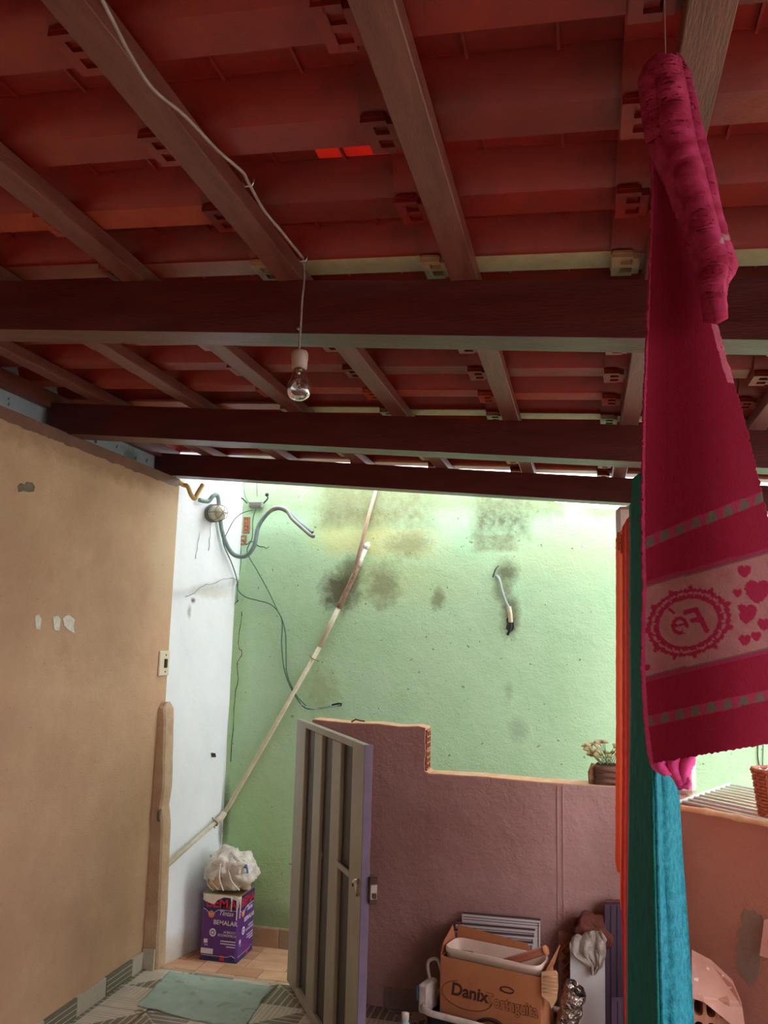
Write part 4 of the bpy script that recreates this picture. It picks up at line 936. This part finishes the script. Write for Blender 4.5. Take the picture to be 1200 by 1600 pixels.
# ================================================================== CLUTTER AT THE FOOT OF THE LOW WALL
M_panel = mat('pale_panel_edge', srgb(206, 190, 192), srgb(184, 164, 168), 30, .6, grain=(.2, 1, 6)); M_pface = mat('panel_face', srgb(216, 200, 196), srgb(198, 180, 176), 12, .6, grain=(.3, 1, 5)); M_pdk = mat('panel_dark_groove', srgb(84, 62, 64), rough=.8)
offs = [(0, 0, 0), (-10, 16, .03), (-12, 26, .055), (-14, 36, .08), (-16, 47, .105), (-18, 58, .13)]
labs = ['hindmost and tallest of the pale panels leaning on the pink wall', 'second pale panel from the wall in the leaning stack', 'third pale panel from the wall in the leaning stack', 'fourth pale panel from the wall in the leaning stack', 'fifth pale panel from the wall in the leaning stack', 'frontmost pale panel of the leaning stack, mostly behind the cardboard box']
for k, (dx, dy, dd) in enumerate(offs):
    yy = 4.045-dd; a_ = aty(722+dx, 1427+dy, yy); b_ = aty(844+dx*.8, 1438+dy, yy)
    pr = empty('wall_panel', (a_.x, yy, 0), labs[k], 'panel', 'pale panels leaning on the low wall')
    tp1, tp2 = a_, b_; lean = V((0, -.02, 0))
    MB().prism([tp1, tp2, V((tp2.x, yy-.02, .002)), V((tp1.x, yy-.02, .002))], (0, .014, 0)).build('board', M_pface, pr)
    MB().prism([tp1+V((0, -.001, -.002)), tp2+V((0, -.001, -.002)), tp2+V((0, -.001, .003)), tp1+V((0, -.001, .003))], (0, .016, 0)).build('dark_edge', M_pdk, pr)
    for j in range(3): MB().prism([tp1+V((.004, -.0015, -.012-.011*j)), tp2+V((-.004, -.0015, -.012-.011*j)), tp2+V((-.004, -.0015, -.015-.011*j)), tp1+V((.004, -.0015, -.015-.011*j))], (0, .002, 0)).build('groove', M_pdk, pr)
    for xx in (tp2.x-.010,): MB().prism([(xx, yy-.0035, tp2.z-.01), (xx+.003, yy-.0035, tp2.z-.01), (xx+.003, yy-.0225, .01), (xx, yy-.0225, .01)], (0, .002, 0)).build('groove', M_pdk, pr)
# crate
BXL, BXR = atz(688, 1493, .36), atz(845, 1528, .36); bdir = (BXR-BXL).normalized(); bdir.z = 0; bback = V((-bdir.y, bdir.x, 0)); BW = (BXR-BXL).length
BM = Matrix((bdir, bback, V((0, 0, 1)))).transposed().to_4x4(); BM.translation = V((BXL.x, BXL.y, 0))
M_crw = mat('crate_white_plastic', srgb(222, 206, 196), srgb(190, 170, 160), 20, .5); M_crb = mat('crate_black_plastic', srgb(44, 38, 40), srgb(30, 26, 28), 10, .45)
crate = empty('laundry_crate', tuple(BM @ V((.22, .05, 0))), 'dark plastic crate with a dirty white rim holding the cardboard box', 'crate')
def rrect(x0, x1, y0, y1, r, z, n=6):
    P = []
    for cx, cy, a0 in ((x1-r, y1-r, 0), (x0+r, y1-r, 90), (x0+r, y0+r, 180), (x1-r, y0+r, 270)):
        for i in range(n+1): a_ = math.radians(a0+90*i/n); P.append(V((cx+r*math.cos(a_), cy+r*math.sin(a_), z)))
    return P
def shell(rings, M, name, mt, par, close_bottom=True):
    mb = MB(M); n = len(rings[0]); vs = [p_ for r in rings for p_ in r]
    fs = [[i*n+k, i*n+(k+1) % n, (i+1)*n+(k+1) % n, (i+1)*n+k] for i in range(len(rings)-1) for k in range(n)]
    if close_bottom: fs.append(list(range(n-1, -1, -1))); fs.append([(len(rings)-1)*n+k for k in range(n)])
    mb.add(vs, fs, 0, True); return mb.build(name, mt, par)
x0, x1, y0, y1 = -.065, .545, -.08, .24; CR = .155
shell([rrect(x0+.04, x1-.04, y0+.04, y1-.04, .05, .0), rrect(x0+.01, x1-.01, y0+.01, y1-.01, .06, CR-.02), rrect(x0+.016, x1-.016, y0+.016, y1-.016, .055, CR-.02), rrect(x0+.045, x1-.045, y0+.045, y1-.045, .045, .008)], BM, 'basin', M_crb, crate)
rp = rrect(x0, x1, y0, y1, .07, CR); MB(BM).tube(rp + [rp[0]], .013, 8, caps=False).build('rim', M_crw, crate)
MB(BM).bbox(x0-.02, x0+.025, y0+.04, y0+.15, CR-.03, CR+.085, .008).build('latch', M_crw, crate)
MB(BM).bbox(x1-.02, x1+.03, y0+.02, y0+.12, CR-.05, CR+.03, .008).build('latch', M_crw, crate)
MB(BM).tube(spline([(x0+.0, y0+.12, CR+.075), (x0-.012, y0+.12, CR+.150), (x0+.03, y0+.13, CR+.165), (x0+.05, y0+.14, CR+.09)]), .007, 8).build('handle', M_crw, crate)
MB(BM).bbox(x0-.04, x0-.018, y0+.05, y0+.13, CR+.01, CR+.07, .008).build('blue_clip', M_blue, crate)
MB(BM).bbox(x1+.028, x1+.045, y0+.02, y0+.12, CR-.05, CR+.03, .006).build('blue_clip', M_blue, crate)
# cardboard box
M_card = mat('brown_cardboard', srgb(190, 122, 84), srgb(178, 112, 76), 8, .85, .0008, 60, .2); M_ink = mat('dark_brown_ink', srgb(72, 40, 30), rough=.8)
bx = empty('cardboard_box', tuple(BM @ V((BW/2, .08, .01))), 'open brown cardboard box with dark printed names standing in the crate', 'box')
BH0, BH1 = .010, .36; BD = .17
def bp(name, x0, x1, y0, y1, z0, z1, mt=M_card, par=bx, b=.0015): return MB(BM).bbox(x0, x1, y0, y1, z0, z1, b).build(name, mt, par)
bp('front_side', 0, BW, 0, .005, BH0, BH1); bp('back_side', 0, BW, BD-.005, BD, BH0, BH1+.0)
bp('left_side', 0, .005, .005, BD-.005, BH0, BH1); bp('right_side', BW-.005, BW, .005, BD-.005, BH0, BH1); bp('bottom', .005, BW-.005, .005, BD-.005, BH0, BH0+.005)
MB(BM).prism([(.0, BD, BH1), (BW-.08, BD, BH1), (BW-.12, BD+.015, BH1+.055), (.0, BD+.02, BH1+.075)], (0, .004, 0)).build('back_flap', M_card, bx)
MB(BM).prism([(BW, .02, BH1), (BW, BD, BH1), (BW+.03, BD-.01, BH1+.085), (BW+.025, .06, BH1+.05)], (.004, 0, 0)).build('right_flap', M_card, bx)
MB(BM).prism([(0, .01, BH1), (0, BD, BH1), (-.012, BD-.01, BH1+.08), (-.006, .05, BH1+.04)], (-.004, 0, 0)).build('left_flap', M_card, bx)
def bt(s, sz, x, z, mt=M_ink, off=.0012, **k): return text(s, sz, BM @ face((x, -off, z), (1, 0, 0), (0, 0, 1)), mt, bx, **k)
bt('Danix', .070, .135, .238, bold=.03, shear=.12); bt('Tortuguita', .070, .325, .228, bold=.036, sx=.74); bt('Tortuguita', .070, .325, .228, M_card, .002, bold=.004, sx=.74)
MB(BM).tube([(.125+.115*math.cos(t), -.001, .225+.055*math.sin(t)) for t in [math.radians(110+8*i) for i in range(32)]], .0014, 4).build('oval_line', M_ink, bx)
MB(BM).tube([(.305+.028*math.cos(t), -.001, .285+.011*math.sin(t)) for t in [math.radians(12*i) for i in range(31)]], .003, 4).build('round_logo', M_ink, bx)
for r_, w_ in ((.085, .009), (.060, .004)): MB(BM).tube([(.24+r_*math.cos(t), -.001, .085+r_*.85*math.sin(t)) for t in [math.radians(20+7*i) for i in range(21)]], w_, 4).build('printed_swirl', M_ink, bx)
# tub inside the box
M_tub = mat('milky_tub_plastic', srgb(230, 204, 184), srgb(216, 188, 168), 6, .4, spec=.5)
tub = empty('plastic_tub', tuple(BM @ V((BW/2, .08, .02))), 'milky white plastic tub with rounded rim set inside the cardboard box', 'tub')
a0, a1, c0_, c1_ = .008, BW-.008, .008, BD-.010; TZ = .395
sh = lambda d, z, r=.035: rrect(a0+d, a1-d, c0_+d, c1_-d, r, z)
shell([sh(.012, .02), sh(.004, TZ-.02), sh(-.0005, TZ-.018), sh(0, TZ), sh(.004, TZ+.001), sh(.007, TZ-.002), sh(.016, .03)], BM, 'body', M_tub, tub)
M_stick = mat('brown_tube_plastic', srgb(156, 84, 62), srgb(136, 70, 52), 12, .5)
s0, s1 = aty(752, 1508, 3.80), aty(852, 1485, 3.68); s0.z -= .02
stk = empty('brown_tube', tuple(s0), 'brown round tube lying slantwise across the white tub', 'tube')
MB().tube([s0, s1], .017, 14).build('barrel', M_stick, stk); dd_ = (s1-s0).normalized(); MB().tube([s1-dd_*.004, s1+dd_*.006], .019, 14).build('end_ring', M_card, stk)
# torn carton, foil
M_corr = mat('pale_corrugated', srgb(206, 160, 122), srgb(184, 134, 98), 8, .9, grain=(1, 1, 20))
ct = empty('torn_carton', tuple(aty(860, 1560, 3.66)), 'torn piece of pale corrugated carton beside the cardboard box', 'carton')
cc = [(846,1521),(868,1519),(871,1523),(872,1545),(870,1562),(862,1577),(858,1566),(846,1556)]
MB().prism([aty(x, y, 3.66) for x, y in cc], (0, .02, 0)).build('sheet', M_corr, ct)
for k in range(5): MB().tube([aty(848, 1526+6*k, 3.657), aty(870, 1527+6*k, 3.657)], .003, 5).build('flute', M_corr, ct)
M_foil = mat('crumpled_foil', srgb(190, 176, 166), srgb(140, 122, 112), 8, .25, .004, 60, metal=.9, bump2=.05, bs2=20)
fo = empty('foil_roll', tuple(aty(884, 1590, 3.70)), 'crumpled silver foil roll beside the torn carton', 'foil')
def foilP(u, v):
    a_ = 2*math.pi*u; c_ = aty(900, 1544, 3.74).lerp(aty(882, 1612, 3.78), v); ax1 = (aty(852,1610,3.74)-aty(896,1542,3.70)).normalized(); e1 = ax1.cross(V((0,1,0))).normalized(); e2 = ax1.cross(e1)
    r = .046*(1+.18*noise.noise(V((math.cos(a_)*2, math.sin(a_)*2, v*6))))
    return c_ + e1*math.cos(a_)*r + e2*math.sin(a_)*r
MB().grid(foilP, 40, 40).build('wrap', M_foil, fo, fix=False)
MB().tube([aty(896, 1542, 3.70)+V((.01, 0, .01)), aty(902, 1537, 3.69)], [.012, .006], 8).build('twisted_tip', M_foil, fo)
# small pale blue bottle neck at the left of the crate
bt0 = aty(633, 1600, 3.55); bo = empty('plastic_bottle', (bt0.x, bt0.y, 0), 'pale blue plastic bottle top beside the crate at the bottom edge', 'bottle')
MB().lathe([(.001, 0), (.03, 0), (.032, .01), (.032, bt0.z-.05), (.022, bt0.z-.01), (.013, bt0.z+.01), (.013, bt0.z+.02)], (bt0.x, bt0.y, 0), 18).build('body', mat('pale_blue_plastic', srgb(160, 186, 206), rough=.35), bo)
MB().lathe([(.015, bt0.z+.018), (.016, bt0.z+.040), (.001, bt0.z+.042)], (bt0.x, bt0.y, 0), 18).build('cap', M_crw, bo)
# boards by the pillar
def slab(name, q, yy, th, mt, lab, cat, fy_=None):
    root = empty(name, tuple(aty(*q[-1], yy)), lab, cat); MB().prism([aty(x, y, yy) for x, y in q], (0, th, 0)).build('sheet', mt, root); return root
M_lat = mat('brown_fretwork', srgb(150, 96, 78), srgb(130, 80, 66), 10, .8); M_wb = mat('dull_white_board', srgb(222, 214, 212), srgb(206, 196, 194), 4, .6)
lt_ = slab('fretwork_board', [(873,1456),(893,1458),(893,1640),(873,1638)], 4.03, .012, M_lat, 'narrow brown board with a lattice pattern left of the white board', 'board')
for k in range(7):
    for s_ in (-1, 1): MB().tube([aty(883-s_*7, 1470+16*k, 4.028), aty(883+s_*7, 1486+16*k, 4.028)], .003, 5).build('lattice_bar', M_card, lt_)
slab('white_board', [(891,1476),(945,1482),(946,1660),(891,1656)], 3.95, .012, M_wb, 'dull white board leaning on the pink wall below the plastic bag', 'board')
M_lou = mat('purple_shutter_paint', srgb(84, 56, 84), srgb(68, 46, 72), 6, .45, grain=(8, 1, 1))
for px0, px1, py_, yy, lab, nm in ((945, 975, 1413, 3.98, 'tall dark purple shutter board leaning in front of the pillar foot', 'tall'), (956, 982, 1563, 3.70, 'short dark purple shutter board at the foot of the red towel', 'short')):
    sh_ = empty('shutter_board', tuple(aty(px0, 1640, yy)), lab, 'board', 'dark purple shutter boards')
    MB().prism([aty(px0, py_, yy), aty(px1, py_, yy), aty(px1, 1660, yy), aty(px0, 1660, yy)], (0, .03, 0)).build('plank', M_lou, sh_)
    for k in range(2): MB().prism([aty(px0+8+10*k, py_+2, yy-.002), aty(px0+10+10*k, py_+2, yy-.002), aty(px0+10+10*k, 1660, yy-.002), aty(px0+8+10*k, 1660, yy-.002)], (0, .004, 0)).build('groove', M_blk, sh_)
slab('brown_batten_end', [(948,1407),(972,1408),(972,1640),(948,1640)], 4.03, .02, M_lat, 'brown wooden batten behind the tall purple shutter board', 'board')
M_rcl = mat('russet_cloth', srgb(122, 66, 52), srgb(96, 48, 40), 12, .95, .004, 60, bump2=.02, bs2=20)
c_ = aty(922, 1456, 4.0); o = lump('russet_cloth', c_, (.085, .05, .075), M_rcl, None, 21, .55, 1.7, 44, False, .015); tag(o, 'crumpled russet cloth stuffed behind the white board', 'cloth')
M_clr = mat('clear_plastic_film', srgb(214, 200, 190), srgb(190, 170, 158), 12, .3, bump2=.03, bs2=18, spec=.7, trans=.3)
DR = [((897,1462),(938,1452)), ((890,1472),(948,1468)), ((891,1488),(947,1484)), ((905,1500),(944,1500)), ((918,1512),(940,1512)), ((924,1524),(932,1523))]
def film(u, v):
    (lx, ly), (rx, ry) = band(DR, v); x = lx+(rx-lx)*u + 3*noise.noise(V((v*5, u*3, 1))); y = ly+(ry-ly)*u + 4*noise.noise(V((u*5, v*2, 4)))
    return aty(x, y, 3.925 - .02*abs(noise.noise(V((u*4, v*2.5, 7)))*2) - .010*math.sin(u*14+v*5))
o = MB().grid(film, 44, 40).build('clear_bag', M_clr, None, fix=False); md = o.modifiers.new('thick', 'SOLIDIFY'); md.thickness = .0015
tag(o, 'crumpled clear plastic bag hanging over the top of the white board', 'bag')
# ---- right corner: hollow clay block, leaning slab, red lettered bag
hb = empty('clay_block', tuple(aty(1105, 1600, 3.45)), 'broken hollow clay block at the foot of the salmon wall', 'brick')
hb0 = aty(1112, 1600, 3.45)
M_clayd = mat('broken_clay', srgb(196, 138, 112), srgb(170, 112, 90), 12, .85, .003, 60)
def block():
    z1 = aty(1100, 1558, 3.45).z; x0, x1 = aty(1082, 1580, 3.45).x, aty(1140, 1580, 3.45).x
    w = (x1-x0)/3; hts = .075
    for r_ in range(3):
        z = z1 - hts*(r_+1)
        if z < 0: break
        for c2 in range(3):
            cx_ = x0+w*(c2+.5)+(w*.0 if r_ % 2 else 0)
            rr_ = [rrect(cx_-w*.36, cx_+w*.36, -.028, .028, .014, 0, 3)]
            inn = [V((p_.x, 3.45, z+hts/2+p_.y)) for p_ in rr_[0]]; n = len(inn)
            mb = MB(); outp = [V((cx_+(w/2)*max(-1, min(1, 1.6*(p_.x-cx_)/(w*.36))), 3.45, z+hts/2+(hts/2)*max(-1, min(1, 1.6*(p_.z-z-hts/2)/.028)))) for p_ in inn]
            vs = outp + inn + [p_+V((0, .15, 0)) for p_ in inn] + [p_+V((0, .19, 0)) for p_ in outp]
            fs = [[a*n+k, a*n+(k+1) % n, (a+1)*n+(k+1) % n, (a+1)*n+k] for a in range(2) for k in range(n)] + [[k, (k+1) % n, 3*n+(k+1) % n, 3*n+k] for k in range(n)] + [list(range(3*n, 4*n)), list(range(2*n, 3*n))]
            mb.add(vs, fs, [0]*(3*n) + [0, 1]); mb.build('cell', [M_clayd, M_hole], hb)
block()
M_slab = mat('pinkish_tile_slab', srgb(196, 146, 128), srgb(176, 122, 106), 6, .35, .003, 30, spec=.6, speck=(srgb(226, 210, 200), 22, .68, .7))
sl = [(aty(1082,1492,3.62)), (aty(1112,1508,3.60)), (aty(1146,1540,3.52)), (aty(1160,1575,3.48)), (aty(1166,1620,3.42)), (aty(1100,1566,3.40)), (aty(1082,1560,3.42))]
o = MB().prism(sl, (0, .02, .012)).build('broken_slab', M_slab); tag(o, 'shiny pinkish broken slab leaning over the hollow clay block', 'slab')
M_pbag = mat('pale_pink_plastic', srgb(224, 170, 162), rough=.4)
rbp = [RR(1199, 1436, .012), RR(1218, 1436, .012), RR(1220, 1500, .012), RR(1192, 1492, .012), RR(1196, 1462, .012)]
rbg = empty('pink_bag', tuple(rbp[3]), 'pale pink bag with red lettering hanging at the right edge of the photo', 'bag')
MB().prism(rbp, rn*.02).build('sack', M_pbag, rbg)
tM = face(RR(1203, 1476, .036), RR(1210, 1478, 0)-RR(1196, 1475, 0), (0, 0, 1)); text('S', .045, tM, M_red, rbg, bold=.02)
